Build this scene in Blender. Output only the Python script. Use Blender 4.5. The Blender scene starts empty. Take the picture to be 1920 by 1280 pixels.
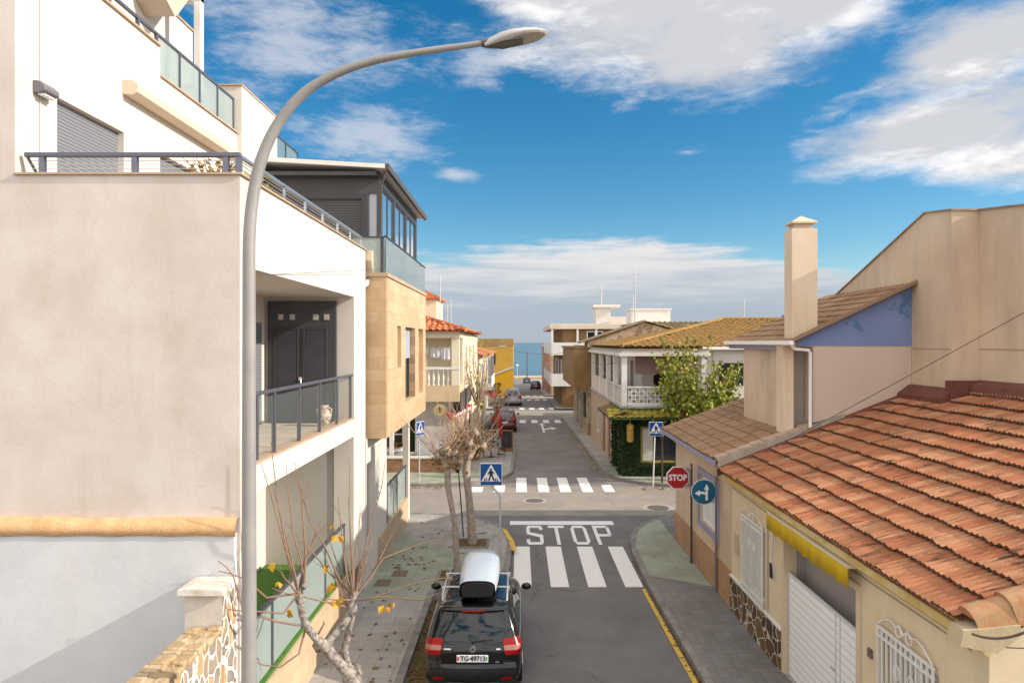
import bpy, bmesh, math, random
from mathutils import Vector, Matrix
R = math.radians
random.seed(7)
C = bpy.context.scene.collection
SC = bpy.context.scene
F, CX, CY, H = 1280.0, 972.0, 642.0, 6.4

# ------------------------------------------------------------------ camera
cd = bpy.data.cameras.new("camera"); cam = bpy.data.objects.new("camera", cd); C.objects.link(cam)
cd.sensor_width = 36; cd.lens = 24
cd.shift_x = -12 / 1920; cd.shift_y = 2 / 1920
cd.clip_start = 0.1; cd.clip_end = 60000
cam.location = (0, 0, H); cam.rotation_euler = (R(90), 0, 0)
SC.camera = cam
SC.view_settings.view_transform = 'Standard'; SC.view_settings.look = 'None'
SC.view_settings.exposure = 0.8; SC.view_settings.gamma = 1

# ------------------------------------------------------------------ sun
SUN_AZ = math.atan2(1.0, -0.17)          # clockwise from +Y
SUN_EL = R(28)
sl = bpy.data.lights.new("sun", 'SUN'); so = bpy.data.objects.new("sun", sl); C.objects.link(so)
sl.energy = 3.45; sl.angle = R(0.5); sl.color = (1.0, 0.90, 0.78)
dirn = Vector((math.sin(SUN_AZ) * math.cos(SUN_EL), math.cos(SUN_AZ) * math.cos(SUN_EL), math.sin(SUN_EL)))
so.rotation_euler = (-dirn).to_track_quat('-Z', 'Y').to_euler()
so.location = (30, -10, 40)

# ------------------------------------------------------------------ world: sky with clouds
W = bpy.data.worlds.new("World"); SC.world = W; W.use_nodes = True
def make_world():
    nt = W.node_tree; nt.nodes.clear(); L = nt.links
    def nd(t, **k):
        n = nt.nodes.new(t)
        for a, b in k.items(): setattr(n, a, b)
        return n
    def put(sock, v):
        if hasattr(v, 'is_linked') or hasattr(v, 'links'): L.new(v, sock)
        else: sock.default_value = v
    def m(op, a, b=0.0, c=0.0, clamp=False):
        n = nd('ShaderNodeMath', operation=op, use_clamp=clamp)
        put(n.inputs[0], a); put(n.inputs[1], b); put(n.inputs[2], c); return n.outputs[0]
    def sstep(x, lo, hi):
        n = nd('ShaderNodeMapRange', interpolation_type='SMOOTHSTEP')
        put(n.inputs[0], x); put(n.inputs[1], lo); put(n.inputs[2], hi); put(n.inputs[3], 0.0); put(n.inputs[4], 1.0); return n.outputs[0]
    def mix(f, a, b):
        n = nd('ShaderNodeMix', data_type='RGBA'); put(n.inputs[0], f); put(n.inputs[6], a); put(n.inputs[7], b); return n.outputs[2]
    sky = nd('ShaderNodeTexSky', sky_type='NISHITA', sun_disc=False)
    sky.sun_elevation = SUN_EL; sky.sun_rotation = SUN_AZ; sky.air_density = 1.0; sky.dust_density = 0.3; sky.ozone_density = 2.5
    hs = nd('ShaderNodeHueSaturation'); hs.inputs['Hue'].default_value = 0.492; hs.inputs['Saturation'].default_value = 1.42; hs.inputs['Value'].default_value = 0.66
    L.new(sky.outputs[0], hs.inputs['Color'])
    tc = nd('ShaderNodeTexCoord'); sp = nd('ShaderNodeSeparateXYZ'); L.new(tc.outputs['Generated'], sp.inputs[0])
    az = m('ARCTAN2', sp.outputs[0], sp.outputs[1]); el = m('ARCSINE', sp.outputs[2])
    def noise(sx, sy, det, dist, off, rough=0.55):
        cb = nd('ShaderNodeCombineXYZ'); L.new(m('MULTIPLY_ADD', az, sx, off), cb.inputs[0]); L.new(m('MULTIPLY', el, sy), cb.inputs[1]); cb.inputs[2].default_value = off
        n = nd('ShaderNodeTexNoise'); n.inputs['Scale'].default_value = 1.0; n.inputs['Detail'].default_value = det
        n.inputs['Distortion'].default_value = dist; n.inputs['Roughness'].default_value = rough
        L.new(cb.outputs[0], n.inputs['Vector']); return n.outputs['Fac']
    def ae(px, py):
        a = math.atan((px - CX) / F); return a, math.atan((CY - py) / F * math.cos(a))
    def blob(px, py, rx, ry, shear=0.0, gain=1.0):
        a, e = ae(px, py); ra = rx / F * math.cos(a) ** 2; re = ry / F * math.cos(a)
        dx = m('SUBTRACT', az, a); dy = m('SUBTRACT', m('SUBTRACT', el, e), m('MULTIPLY', dx, shear))
        q = m('SQRT', m('ADD', m('POWER', m('ABSOLUTE', m('DIVIDE', dx, ra)), 2.0), m('POWER', m('ABSOLUTE', m('DIVIDE', dy, re)), 2.0)))
        return m('MULTIPLY', m('SUBTRACT', 1.0, q), gain)
    def union(bs):
        r = bs[0]
        for b in bs[1:]: r = m('MAXIMUM', r, b)
        return r
    big = noise(6, 11, 9, 0.15, 3.1, .52); fine = noise(13, 40, 10, 0.2, 8.7, 0.66)
    tex = m('ADD', m('MULTIPLY', m('SUBTRACT', big, 0.5), 1.1), m('MULTIPLY', m('SUBTRACT', fine, 0.5), 1.3))
    thick = union([blob(1270, -20, 470, 190, -0.06), blob(1320, 60, 270, 140, 0.0), blob(1560, -30, 260, 120, 0.2), blob(1830, 90, 230, 95, 0.2), blob(1770, 240, 300, 92, 0.05), blob(1900, 290, 260, 70, 0),
                   blob(1000, -40, 260, 100, -0.2)])
    d1 = sstep(m('ADD', m('MULTIPLY', thick, 1.5), tex), -0.04, 0.95)
    thin = union([blob(560, 70, 290, 150, -0.1, 0.8), blob(700, 250, 190, 80, 0, 1.0), blob(900, 115, 130, 65, 0.1, 1.0), blob(860, 330, 60, 18, -0.1, 0.8), blob(1290, 285, 55, 14, 0, .8), blob(1190, 190, 60, 28, 0.2, .8), blob(1560, 215, 90, 30, 0.3, .7), blob(430, 200, 140, 120, 0, .7)])
    tx2 = m('ADD', m('MULTIPLY', m('SUBTRACT', fine, 0.5), 2.6), m('MULTIPLY', m('SUBTRACT', big, .5), 1.2))
    d2 = m('MULTIPLY', sstep(m('ADD', m('MULTIPLY', thin, 1.2), tx2), 0.1, 1.2), 0.68)
    strk = noise(5, 60, 8, 0.4, 21.0, 0.6)
    tx3 = m('ADD', m('MULTIPLY', m('SUBTRACT', strk, 0.5), 0.6), m('MULTIPLY', m('SUBTRACT', fine, 0.5), 0.35))
    bank = union([blob(1120, 590, 520, 150, 0), blob(820, 600, 700, 130, 0, .9), blob(1380, 570, 330, 95, -.05)])
    d3 = m('MULTIPLY', sstep(m('ADD', bank, tx3), 0.02, 0.24), 0.93)
    # out of view: bright cloud added behind and overhead as fill light
    back = m('MULTIPLY', sstep(m('MULTIPLY', sp.outputs[1], -1.0), -0.15, 0.35), sstep(m('ADD', big, m('MULTIPLY', m('SUBTRACT', fine, .5), .5)), 0.33, 0.5))
    high = m('MULTIPLY', sstep(el, .5, .78), sstep(big, 0.38, 0.56))
    # cloud tones: bright tops, grey bellies
    tone1 = m('ADD', 0.70, m('MULTIPLY', sstep(m('SUBTRACT', noise(6, 16, 9, .3, 14.0, .62), m('MULTIPLY', thick, .18)), 0.36, 0.60), 0.32))
    col1 = nd('ShaderNodeMix', data_type='RGBA'); L.new(sstep(tone1, .70, 1.02), col1.inputs[0]); col1.inputs[6].default_value = (3.25, 3.28, 3.42, 1); col1.inputs[7].default_value = (5.1, 4.95, 4.9, 1)
    eltone = sstep(m('ADD', el, m('MULTIPLY', m('SUBTRACT', strk, .5), 0.14)), 0.035, 0.145)
    col3 = mix(eltone, (2.05, 2.4, 2.85, 1), (4.2, 4.0, 3.95, 1))
    c = mix(d3, hs.outputs[0], col3)
    c = mix(d2, c, (3.5, 3.6, 3.9, 1))
    c = mix(m('MULTIPLY', back, .8), c, (11.0, 10.3, 9.6, 1))
    c = mix(m('MULTIPLY', high, .8), c, (10.0, 9.5, 9.0, 1))
    c = mix(m('MULTIPLY', d1, .97), c, col1.outputs[2])
    bg = nd('ShaderNodeBackground'); bg.inputs['Strength'].default_value = 0.12
    out = nd('ShaderNodeOutputWorld'); L.new(c, bg.inputs['Color']); L.new(bg.outputs[0], out.inputs['Surface'])
make_world()

# ------------------------------------------------------------------ materials
MATS = {}
def M(name, base=(.5, .5, .5), var=None, vs=2.0, vlo=.35, vhi=.65, rough=.85, spec=.3, bump=0.0, bs=40.0, streak=0.0, scol=(.1, .09, .08), sscale=(3, 3, .25), slo=.52, shi=.72,
      metal=0.0, alpha=1.0, coat=0.0, pat=None, emit=0.0, dirt=0.0, cracks=0.0, cracks2=0.0, obj=False, trans=0.0):
    if name in MATS: return MATS[name]
    mt = bpy.data.materials.new(name); mt.use_nodes = True; MATS[name] = mt
    nt = mt.node_tree; L = nt.links; b = nt.nodes['Principled BSDF']
    def nd(t, **k):
        n = nt.nodes.new(t)
        for q, w in k.items(): setattr(n, q, w)
        return n
    if obj: pos = nd('ShaderNodeTexCoord').outputs['Object']
    else: pos = nd('ShaderNodeNewGeometry').outputs['Position']
    def noise(scale, det=6, rough_=.6, vec=None, dist=0.0):
        n = nd('ShaderNodeTexNoise'); n.inputs['Scale'].default_value = scale; n.inputs['Detail'].default_value = det
        n.inputs['Roughness'].default_value = rough_; n.inputs['Distortion'].default_value = dist
        L.new(vec or pos, n.inputs['Vector']); return n.outputs['Fac']
    def mr(x, lo, hi, a=0.0, z=1.0):
        n = nd('ShaderNodeMapRange'); L.new(x, n.inputs[0])
        for i, v in enumerate((lo, hi, a, z)): n.inputs[i + 1].default_value = v
        return n.outputs[0]
    def mix(f, a, z, blend='MIX'):
        n = nd('ShaderNodeMix', data_type='RGBA', blend_type=blend)
        for s, v in ((0, f), (6, a), (7, z)):
            if hasattr(v, 'links'): L.new(v, n.inputs[s])
            elif s == 0: n.inputs[s].default_value = v
            else: n.inputs[s].default_value = (*v, 1) if len(v) == 3 else v
        return n.outputs[2]
    def scaled(s):
        n = nd('ShaderNodeVectorMath', operation='MULTIPLY'); L.new(pos, n.inputs[0]); n.inputs[1].default_value = s; return n.outputs[0]
    col = base; hgt = None
    if pat:
        kind = pat[0]
        if kind == 'brick':                       # ('brick', axis, w, h, mortar size, mortar colour, offset)
            _, ax, bw, bh, ms, mc, off = pat
            s = nd('ShaderNodeSeparateXYZ'); L.new(pos, s.inputs[0]); cb = nd('ShaderNodeCombineXYZ')
            ia, ib = {'x': (1, 2), 'y': (0, 2), 'z': (0, 1)}[ax]
            L.new(s.outputs[ia], cb.inputs[0]); L.new(s.outputs[ib], cb.inputs[1])
            t = nd('ShaderNodeTexBrick', offset=off); L.new(cb.outputs[0], t.inputs['Vector'])
            t.inputs['Scale'].default_value = 1; t.inputs['Brick Width'].default_value = bw; t.inputs['Row Height'].default_value = bh
            t.inputs['Mortar Size'].default_value = ms; t.inputs['Mortar Smooth'].default_value = .2; t.inputs['Bias'].default_value = 0
            v2 = var or base
            t.inputs['Color1'].default_value = (*base, 1); t.inputs['Color2'].default_value = (*v2, 1); t.inputs['Mortar'].default_value = (*mc, 1)
            col = t.outputs['Color']; hgt = mr(t.outputs['Fac'], 0, 1, 1, 0)
            col = mix(mr(noise(1.7), .3, .7, 0, .45), col, mix(1.0, col, (.62, .6, .58), 'MULTIPLY'))
        elif kind == 'crazy':                     # ('crazy', scale, mortar width, mortar colour, c1, c2, c3)
            _, vsn, mw, mc, c1, c2, c3 = pat
            p2 = scaled((1, 1, .62 if vsn > 5 else 1)); wv = nd('ShaderNodeTexNoise'); wv.inputs['Scale'].default_value = 5.0; L.new(p2, wv.inputs['Vector'])
            ad = nd('ShaderNodeMix', data_type='VECTOR'); ad.inputs[0].default_value = .13; L.new(p2, ad.inputs[4]); L.new(wv.outputs['Color'], ad.inputs[5])
            t = nd('ShaderNodeTexVoronoi', feature='DISTANCE_TO_EDGE'); t.inputs['Scale'].default_value = vsn; L.new(ad.outputs[1], t.inputs['Vector'])
            u = nd('ShaderNodeTexVoronoi', feature='F1'); u.inputs['Scale'].default_value = vsn; L.new(ad.outputs[1], u.inputs['Vector'])
            sc_ = nd('ShaderNodeSeparateColor'); L.new(u.outputs['Color'], sc_.inputs[0])
            col = mix(mr(sc_.outputs[0], .3, .7), c1, c2); col = mix(mr(sc_.outputs[1], .55, .7), col, c3)
            col = mix(mr(noise(14), .35, .7, 0, .5), col, mix(1.0, col, (.5, .48, .45), 'MULTIPLY'))
            mk = mr(t.outputs['Distance'], mw * .7, mw); col = mix(mk, mc, col); hgt = mk
        elif kind == 'tile':                      # fired clay tiles, one colour per tile: ('tile', c1, c2, c3, moss, moss amount, streak axis scale)
            _, c1, c2, c3, ms, ma, st = pat
            g = nd('ShaderNodeNewGeometry'); rp = nd('ShaderNodeValToRGB'); L.new(g.outputs['Random Per Island'], rp.inputs[0])
            e = rp.color_ramp.elements; e[0].color = (*c1, 1); e[1].color = (*c3, 1); e[0].position = .1; e[1].position = .93
            k = e.new(.5); k.color = (*c2, 1)
            col = rp.outputs[0]
            sv = scaled(st)
            col = mix(mr(noise(1.0, 5, .6, sv), .4, .7, 0, .55), col, mix(1.0, col, (.55, .5, .46), 'MULTIPLY'))
            fm = mr(noise(1.0, 4, .7, scaled((st[0] * 1.2, st[1] * 1.3, st[2])), .2), .53, .62, 0, .9)
            pm = mr(noise(1.1, 5), .42, .6); mm = nd('ShaderNodeMath', operation='MULTIPLY'); L.new(fm, mm.inputs[0]); L.new(pm, mm.inputs[1])
            col = mix(mm.outputs[0], col, (.06, .035, .025))
            mo = mr(noise(2.1, 7, .7), .58 - ma * .15, .7, 0, .8 * ma + .1); col = mix(mo, col, ms)
        elif kind == 'wave':                      # slat lines: ('wave', axis, lines per metre, dark colour, duty)
            _, ax, freq, dc, duty = pat
            s = nd('ShaderNodeSeparateXYZ'); L.new(pos, s.inputs[0])
            mu = nd('ShaderNodeMath', operation='MULTIPLY'); L.new(s.outputs['xyz'.index(ax)], mu.inputs[0]); mu.inputs[1].default_value = freq
            fr = nd('ShaderNodeMath', operation='FRACT'); L.new(mu.outputs[0], fr.inputs[0])
            k = mr(fr.outputs[0], 0, duty); hgt = k; col = mix(k, dc, base)
    elif var:
        col = mix(mr(noise(vs, 8, .62), vlo, vhi), base, var)
    if cracks2:
        wv = nd('ShaderNodeTexNoise'); wv.inputs['Scale'].default_value = 2.4; wv.inputs['Detail'].default_value = 7; L.new(pos, wv.inputs['Vector'])
        ad = nd('ShaderNodeMix', data_type='VECTOR'); ad.inputs[0].default_value = .3; L.new(pos, ad.inputs[4]); L.new(wv.outputs['Color'], ad.inputs[5])
        t = nd('ShaderNodeTexVoronoi', feature='DISTANCE_TO_EDGE'); t.inputs['Scale'].default_value = .8; L.new(ad.outputs[1], t.inputs['Vector'])
        mu = nd('ShaderNodeMath', operation='MULTIPLY'); L.new(mr(t.outputs['Distance'], .002, .007, 1, 0), mu.inputs[0]); L.new(mr(noise(.6, 3), .5, .6, 0, cracks2), mu.inputs[1])
        col = mix(mu.outputs[0], col, mix(1.0, col, (.5, .45, .42), 'MULTIPLY'))
        sm = nd('ShaderNodeMath', operation='MULTIPLY'); L.new(mr(noise(2.6, 7, .7, dist=.5), .60, .72, 0, .5), sm.inputs[0]); L.new(mr(noise(.5, 3), .48, .62), sm.inputs[1])
        col = mix(sm.outputs[0], col, mix(1.0, col, (.84, .70, .58), 'MULTIPLY'))
    if cracks:
        wv = nd('ShaderNodeTexNoise'); wv.inputs['Scale'].default_value = 1.6; wv.inputs['Detail'].default_value = 6; L.new(pos, wv.inputs['Vector'])
        ad = nd('ShaderNodeMix', data_type='VECTOR'); ad.inputs[0].default_value = .35; L.new(pos, ad.inputs[4]); L.new(wv.outputs['Color'], ad.inputs[5])
        t = nd('ShaderNodeTexVoronoi', feature='DISTANCE_TO_EDGE'); t.inputs['Scale'].default_value = cracks; L.new(ad.outputs[1], t.inputs['Vector'])
        mu = nd('ShaderNodeMath', operation='MULTIPLY'); L.new(mr(t.outputs['Distance'], .004, .012, 1, 0), mu.inputs[0]); L.new(mr(noise(.45, 3), .5, .6, 0, .35), mu.inputs[1])
        col = mix(mu.outputs[0], col, mix(1.0, col, (.35, .34, .33), 'MULTIPLY'))
        col = mix(mr(noise(.35, 7, .75), .42, .72, 0, .6), col, mix(1.0, col, (.66, .65, .64), 'MULTIPLY'))
        col = mix(mr(noise(55, 2), .45, .75, 0, .5), col, mix(1.0, col, (1.5, 1.45, 1.4), 'MULTIPLY'))
        col = mix(mr(noise(2.3, 4, .7), .66, .74, 0, .4), col, mix(1.0, col, (.6, .58, .57), 'MULTIPLY'))
        col = mix(mr(noise(1.3, 8, .75, dist=.6), .60, .74, 0, .55), col, mix(1.0, col, (1.7, 1.65, 1.6), 'MULTIPLY'))
    if streak:
        col = mix(mr(noise(1.0, 7, .65, scaled(sscale), .3), slo, shi, 0, streak), col, scol)
    if dirt:
        col = mix(mr(noise(.55, 8, .7), .45, .75, 0, dirt), col, mix(1.0, col, (.55, .5, .45), 'MULTIPLY'))
    if hasattr(col, 'links'): L.new(col, b.inputs['Base Color'])
    else: b.inputs['Base Color'].default_value = (*col, 1)
    b.inputs['Roughness'].default_value = rough; b.inputs['Metallic'].default_value = metal; b.inputs['Specular IOR Level'].default_value = spec
    b.inputs['Alpha'].default_value = alpha; b.inputs['Coat Weight'].default_value = coat; b.inputs['Coat Roughness'].default_value = .04
    if trans: b.inputs['Transmission Weight'].default_value = trans
    if emit:
        b.inputs['Emission Strength'].default_value = emit; b.inputs['Emission Color'].default_value = (*base, 1)
    nrm = None
    if hgt is not None:
        bp = nd('ShaderNodeBump'); bp.inputs['Strength'].default_value = 1.0 if pat and pat[0] == 'crazy' else .5; bp.inputs['Distance'].default_value = .05 if pat and pat[0] == 'crazy' else .015; L.new(hgt, bp.inputs['Height']); nrm = bp.outputs[0]
    if bump:
        bp = nd('ShaderNodeBump'); bp.inputs['Strength'].default_value = bump; bp.inputs['Distance'].default_value = .02; L.new(noise(bs, 6, .65), bp.inputs['Height'])
        if nrm is not None: L.new(nrm, bp.inputs['Normal'])
        nrm = bp.outputs[0]
    if nrm is not None: L.new(nrm, b.inputs['Normal'])
    return mt

asph = M('asphalt_dark', (.175, .163, .158), (.135, .126, .124), .9, .3, .7, rough=.9, cracks=.55, bump=.35, bs=120, streak=.35, scol=(.20, .185, .175), sscale=(1.2, .12, 1), slo=.5, shi=.75)
asph2 = M('asphalt_worn', (.29, .26, .225), (.22, .20, .175), .8, .3, .7, rough=.92, cracks=.4, bump=.3, bs=90, streak=.5, scol=(.09, .08, .075), sscale=(.18, 1.3, 1), slo=.55, shi=.8)
asph3 = M('asphalt_far', (.21, .19, .18), (.17, .155, .15), .7, .3, .7, rough=.9, cracks=.5, bump=.3, bs=90, streak=.35, scol=(.22, .2, .18), sscale=(1.4, .1, 1), slo=.52, shi=.75)
paint_w = M('road_paint_white', (.72, .70, .66), (.40, .38, .36), 9, .58, .85, rough=.8, bump=.2, bs=80)
paint_y = M('road_paint_yellow', (.62, .4, .06), (.2, .16, .1), 6, .5, .75, rough=.8)
pave_g = M('pavement_grey', (.35, .325, .295), (.40, .375, .345), rough=.85, bump=.15, bs=70, pat=('brick', 'z', .4, .4, .005, (.235, .22, .2), 0), dirt=.6)
pave_v = M('pavement_green', (.305, .335, .25), (.345, .37, .29), rough=.85, bump=.15, bs=70, pat=('brick', 'z', .4, .4, .005, (.2, .22, .17), 0), dirt=.65)
pave_shade = M('pavement_shaded', (.20, .19, .182), (.235, .222, .212), rough=.85, bump=.15, bs=70, pat=('brick', 'z', .2, .2, .006, (.15, .142, .135), 0), dirt=.6)  # right pavement: darker grey with the street shade put into it
kerb_m = M('kerb_concrete', (.27, .25, .23), (.16, .145, .13), 3, rough=.9, bump=.2, bs=50)
soil_m = M('soil', (.11, .08, .04), (.16, .13, .05), 9, rough=1, bump=.8, bs=30)
earth = M('ground_earth', (.26, .22, .17), (.2, .17, .13), .3, rough=1)
sand = M('sand', (.5, .39, .27), (.42, .33, .24), .2, rough=1)
plast = M('plaster_pinkish', (.55, .47, .415), (.615, .555, .51), .95, .37, .63, rough=.92, bump=.16, bs=22, streak=.34, scol=(.40, .30, .235), sscale=(2.0, 2.0, .35), slo=.54, shi=.76, dirt=.14, cracks2=.08)
whit = M('render_white', (.65, .605, .54), (.6, .55, .49), .8, rough=.85, bump=.06, bs=40, streak=.3, scol=(.50, .44, .37), sscale=(2.5, 2.5, .12), slo=.56, shi=.8)
whitb = M('old_whitewash', (.60, .60, .61), (.52, .52, .53), 1.1, .3, .7, rough=.95, bump=.25, bs=5, streak=.25, scol=(.62, .54, .45), sscale=(1.5, 1.5, .6), slo=.55, shi=.8)
mort = M('orange_mortar', (.56, .31, .13), (.66, .44, .25), 3.5, .3, .7, rough=.95, bump=.8, bs=30)
coping = M('coping_stone', (.46, .35, .25), (.38, .28, .2), 4, rough=.7)
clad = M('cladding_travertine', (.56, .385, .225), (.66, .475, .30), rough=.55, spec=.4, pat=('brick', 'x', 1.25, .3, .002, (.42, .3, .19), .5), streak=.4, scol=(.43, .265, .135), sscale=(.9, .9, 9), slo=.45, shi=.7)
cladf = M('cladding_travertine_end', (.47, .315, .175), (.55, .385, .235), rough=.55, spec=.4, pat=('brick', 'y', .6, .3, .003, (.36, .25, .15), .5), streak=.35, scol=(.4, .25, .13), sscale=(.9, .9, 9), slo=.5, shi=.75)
lowclad = M('cladding_low_wall', (.5, .37, .24), (.58, .44, .30), rough=.6, pat=('brick', 'x', .9, .35, .004, (.36, .27, .18), .5), streak=.4, scol=(.4, .27, .16), sscale=(2, 2, 6), slo=.5, shi=.75)
crazyw = M('stone_crazy_light', rough=.9, bump=.4, bs=30, pat=('crazy', 7.0, .10, (.72, .66, .57), (.36, .27, .18), (.48, .33, .18), (.28, .25, .22)))
crazyt = M('stone_coping_rubble', rough=.95, bump=.9, bs=20, pat=('crazy', 6, .03, (.42, .33, .22), (.50, .34, .18), (.42, .30, .17), (.55, .42, .27)))
crazyd = M('stone_crazy_dark', rough=.8, bump=.4, bs=30, pat=('crazy', 3.6, .045, (.55, .49, .41), (.12, .075, .035), (.17, .11, .05), (.085, .055, .03)))
dgrey = M('anthracite_metal', (.055, .056, .066), (.07, .07, .08), 2, rough=.45, metal=.2)
dgrey2 = M('anthracite_panel', (.06, .061, .068), (.075, .076, .084), .8, rough=.4)
rail_m = M('rail_grey_metal', (.16, .165, .2), rough=.4, metal=.6)
silver = M('silver_metal', (.6, .6, .6), rough=.3, metal=.9)
shut_m = M('roller_shutter_grey', (.20, .205, .225), rough=.5, pat=('wave', 'z', 18, (.09, .09, .10), .35))
shut_d = M('roller_shutter_dark', (.085, .087, .095), rough=.45, pat=('wave', 'z', 14, (.04, .04, .045), .3))
fglass = M('frosted_glass', (.32, .39, .37), (.38, .45, .43), .7, rough=.16, spec=.6, alpha=.72)
tglass = M('teal_glass', (.12, .19, .215), (.17, .25, .27), .5, rough=.06, spec=.8, alpha=.8)
cglass = M('clear_rail_glass', (.3, .34, .32), rough=.05, spec=.4, alpha=.1)
wglass = M('window_glass', (.02, .025, .03), rough=.04, spec=.8)
beige = M('render_beige', (.56, .43, .31), (.63, .50, .37), .5, rough=.92, bump=.12, bs=16, streak=.55, scol=(.29, .215, .15), sscale=(.75, .75, .13), slo=.46, shi=.74, dirt=.35)
pinkw = M('render_pink', (.56, .44, .36), (.52, .41, .34), .7, rough=.92, bump=.08, bs=20, streak=.2, scol=(.42, .34, .28), sscale=(2, 2, .2))
yellw = M('render_cream', (.63, .505, .335), (.69, .58, .41), .7, .3, .7, rough=.92, bump=.12, bs=16, streak=.5, scol=(.46, .36, .22), sscale=(1.2, 1.2, .25), slo=.5, shi=.74, dirt=.3)
creamw = M('render_cream_pale', (.70, .60, .42), (.74, .66, .5), .7, rough=.9, bump=.06, bs=16, streak=.2, scol=(.5, .4, .25), sscale=(2, 2, .3))  # paler cream as the render's own tone
bluew = M('paint_blue', (.15, .205, .385), (.185, .235, .41), 1.2, rough=.85, streak=.75, scol=(.055, .13, .27), sscale=(1.0, 1.0, 1.4), slo=.55, shi=.60)
lilac = M('paint_lilac', (.27, .26, .36), (.3, .29, .38), 2, rough=.8)
terra = M('terracotta_skirting', (.42, .235, .13), (.46, .27, .155), rough=.7, pat=('brick', 'x', .33, .33, .008, (.33, .19, .11), 0))
tile_r = M('roof_tile_red', rough=.85, spec=.2, bump=.25, bs=60, pat=('tile', (.36, .130, .062), (.41, .168, .082), (.46, .225, .120), (.17, .11, .055), .6, (1.6, 14, 1)))
tile_b = M('roof_tile_brown', rough=.9, spec=.2, bump=.25, bs=60, pat=('tile', (.30, .17, .09), (.35, .21, .12), (.38, .24, .14), (.28, .20, .11), .5, (.9, 9, 1)))
tile_o = M('roof_tile_ochre', rough=.9, spec=.2, bump=.3, bs=30, pat=('tile', (.31, .165, .05), (.36, .20, .06), (.29, .17, .065), (.20, .15, .04), .9, (5, 5, 1)))
tile_d = M('roof_tile_olive', rough=.9, spec=.2, bump=.3, bs=30, pat=('tile', (.20, .14, .07), (.24, .17, .09), (.17, .12, .06), (.16, .13, .06), .6, (5, 5, 1)))
tile_s = M('roof_tile_orange', rough=.85, spec=.2, bump=.2, bs=30, pat=('tile', (.48, .13, .05), (.58, .19, .08), (.6, .25, .11), (.4, .2, .1), .2, (9, 2, 1)))
flash = M('flashing_maroon', (.115, .04, .03), (.16, .06, .045), 5, rough=.7, bump=.3, bs=20)
cement = M('cement_grey', (.40, .34, .28), (.30, .25, .2), 4, rough=.95, bump=.4, bs=20)
yellowf = M('awning_yellow', (.66, .44, .01), (.55, .36, .02), 2, rough=.85)
wpaint = M('white_paint', (.72, .70, .67), (.66, .64, .6), 3, rough=.6)
wpvc = M('white_pvc', (.78, .77, .74), rough=.45)
gate_m = M('gate_white_slats', (.80, .80, .79), rough=.55, pat=('wave', 'z', 7.5, (.36, .36, .37), .12))
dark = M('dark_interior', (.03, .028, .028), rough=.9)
greyin = M('garage_interior', (.33, .30, .29), rough=.9)
woodd = M('brown_render', (.27, .165, .07), (.22, .13, .055), 1.4, rough=.85, streak=.3, scol=(.17, .1, .05), sscale=(1, 1, 5))
ivy = M('ivy_green', (.010, .022, .006), (.02, .04, .01), 5, rough=.9, bump=1.0, bs=16)
grass_m = M('artificial_grass', (.05, .14, .02), (.08, .18, .03), 8, rough=1, bump=.7, bs=70)
lampm = M('lamp_post_paint', (.30, .285, .27), (.25, .24, .23), 2, rough=.5, metal=.15, streak=.4, scol=(.19, .19, .2), sscale=(4, 4, 1.2))
galv = M('galvanised_steel', (.55, .55, .54), (.46, .46, .46), 9, rough=.5, metal=.3)
steel_b = M('brown_steel', (.09, .065, .055), rough=.5, metal=.3)
bark = M('bark_grey', (.43, .365, .30), (.26, .215, .175), 9, .35, .65, rough=.95, bump=.9, bs=26)
barkb = M('bark_brown', (.23, .155, .10), (.13, .085, .05), 11, rough=.95, bump=.9, bs=30)
twig_m = M('twig', (.26, .165, .11), (.19, .12, .085), 5, rough=.9)
twigp = M('twig_pale', (.38, .27, .20), (.28, .19, .14), 5, rough=.9)
leafy = M('leaf_yellow', (.42, .27, .02), (.33, .16, .02), 8, rough=.7)
leafb = M('leaf_brown', (.13, .075, .035), (.2, .12, .05), 7, rough=.9)
leafg = M('leaf_green', (.115, .165, .02), (.21, .235, .03), 1.6, rough=.6)
leafl = M('leaf_lime', (.42, .38, .045), (.28, .30, .035), 2.5, rough=.6)
s_blue = M('sign_blue', (.008, .075, .27), rough=.35)
s_teal = M('sign_teal', (.008, .10, .2), (.012, .12, .22), 5, rough=.4)
s_white = M('sign_white', (.75, .76, .78), rough=.4)
s_red = M('sign_red', (.36, .018, .02), rough=.4)
s_black = M('sign_black', (.012, .012, .014), rough=.5)
redp = M('red_plastic', (.5, .03, .025), rough=.5)

# ------------------------------------------------------------------ mesh builder
def P(px, py, Y): return Vector(((px - CX) * Y / F, Y, H - (py - CY) * Y / F))
def zf(y): return 0.0 if y < 68 else -(min(y, 222) - 68) * 0.036

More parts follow.
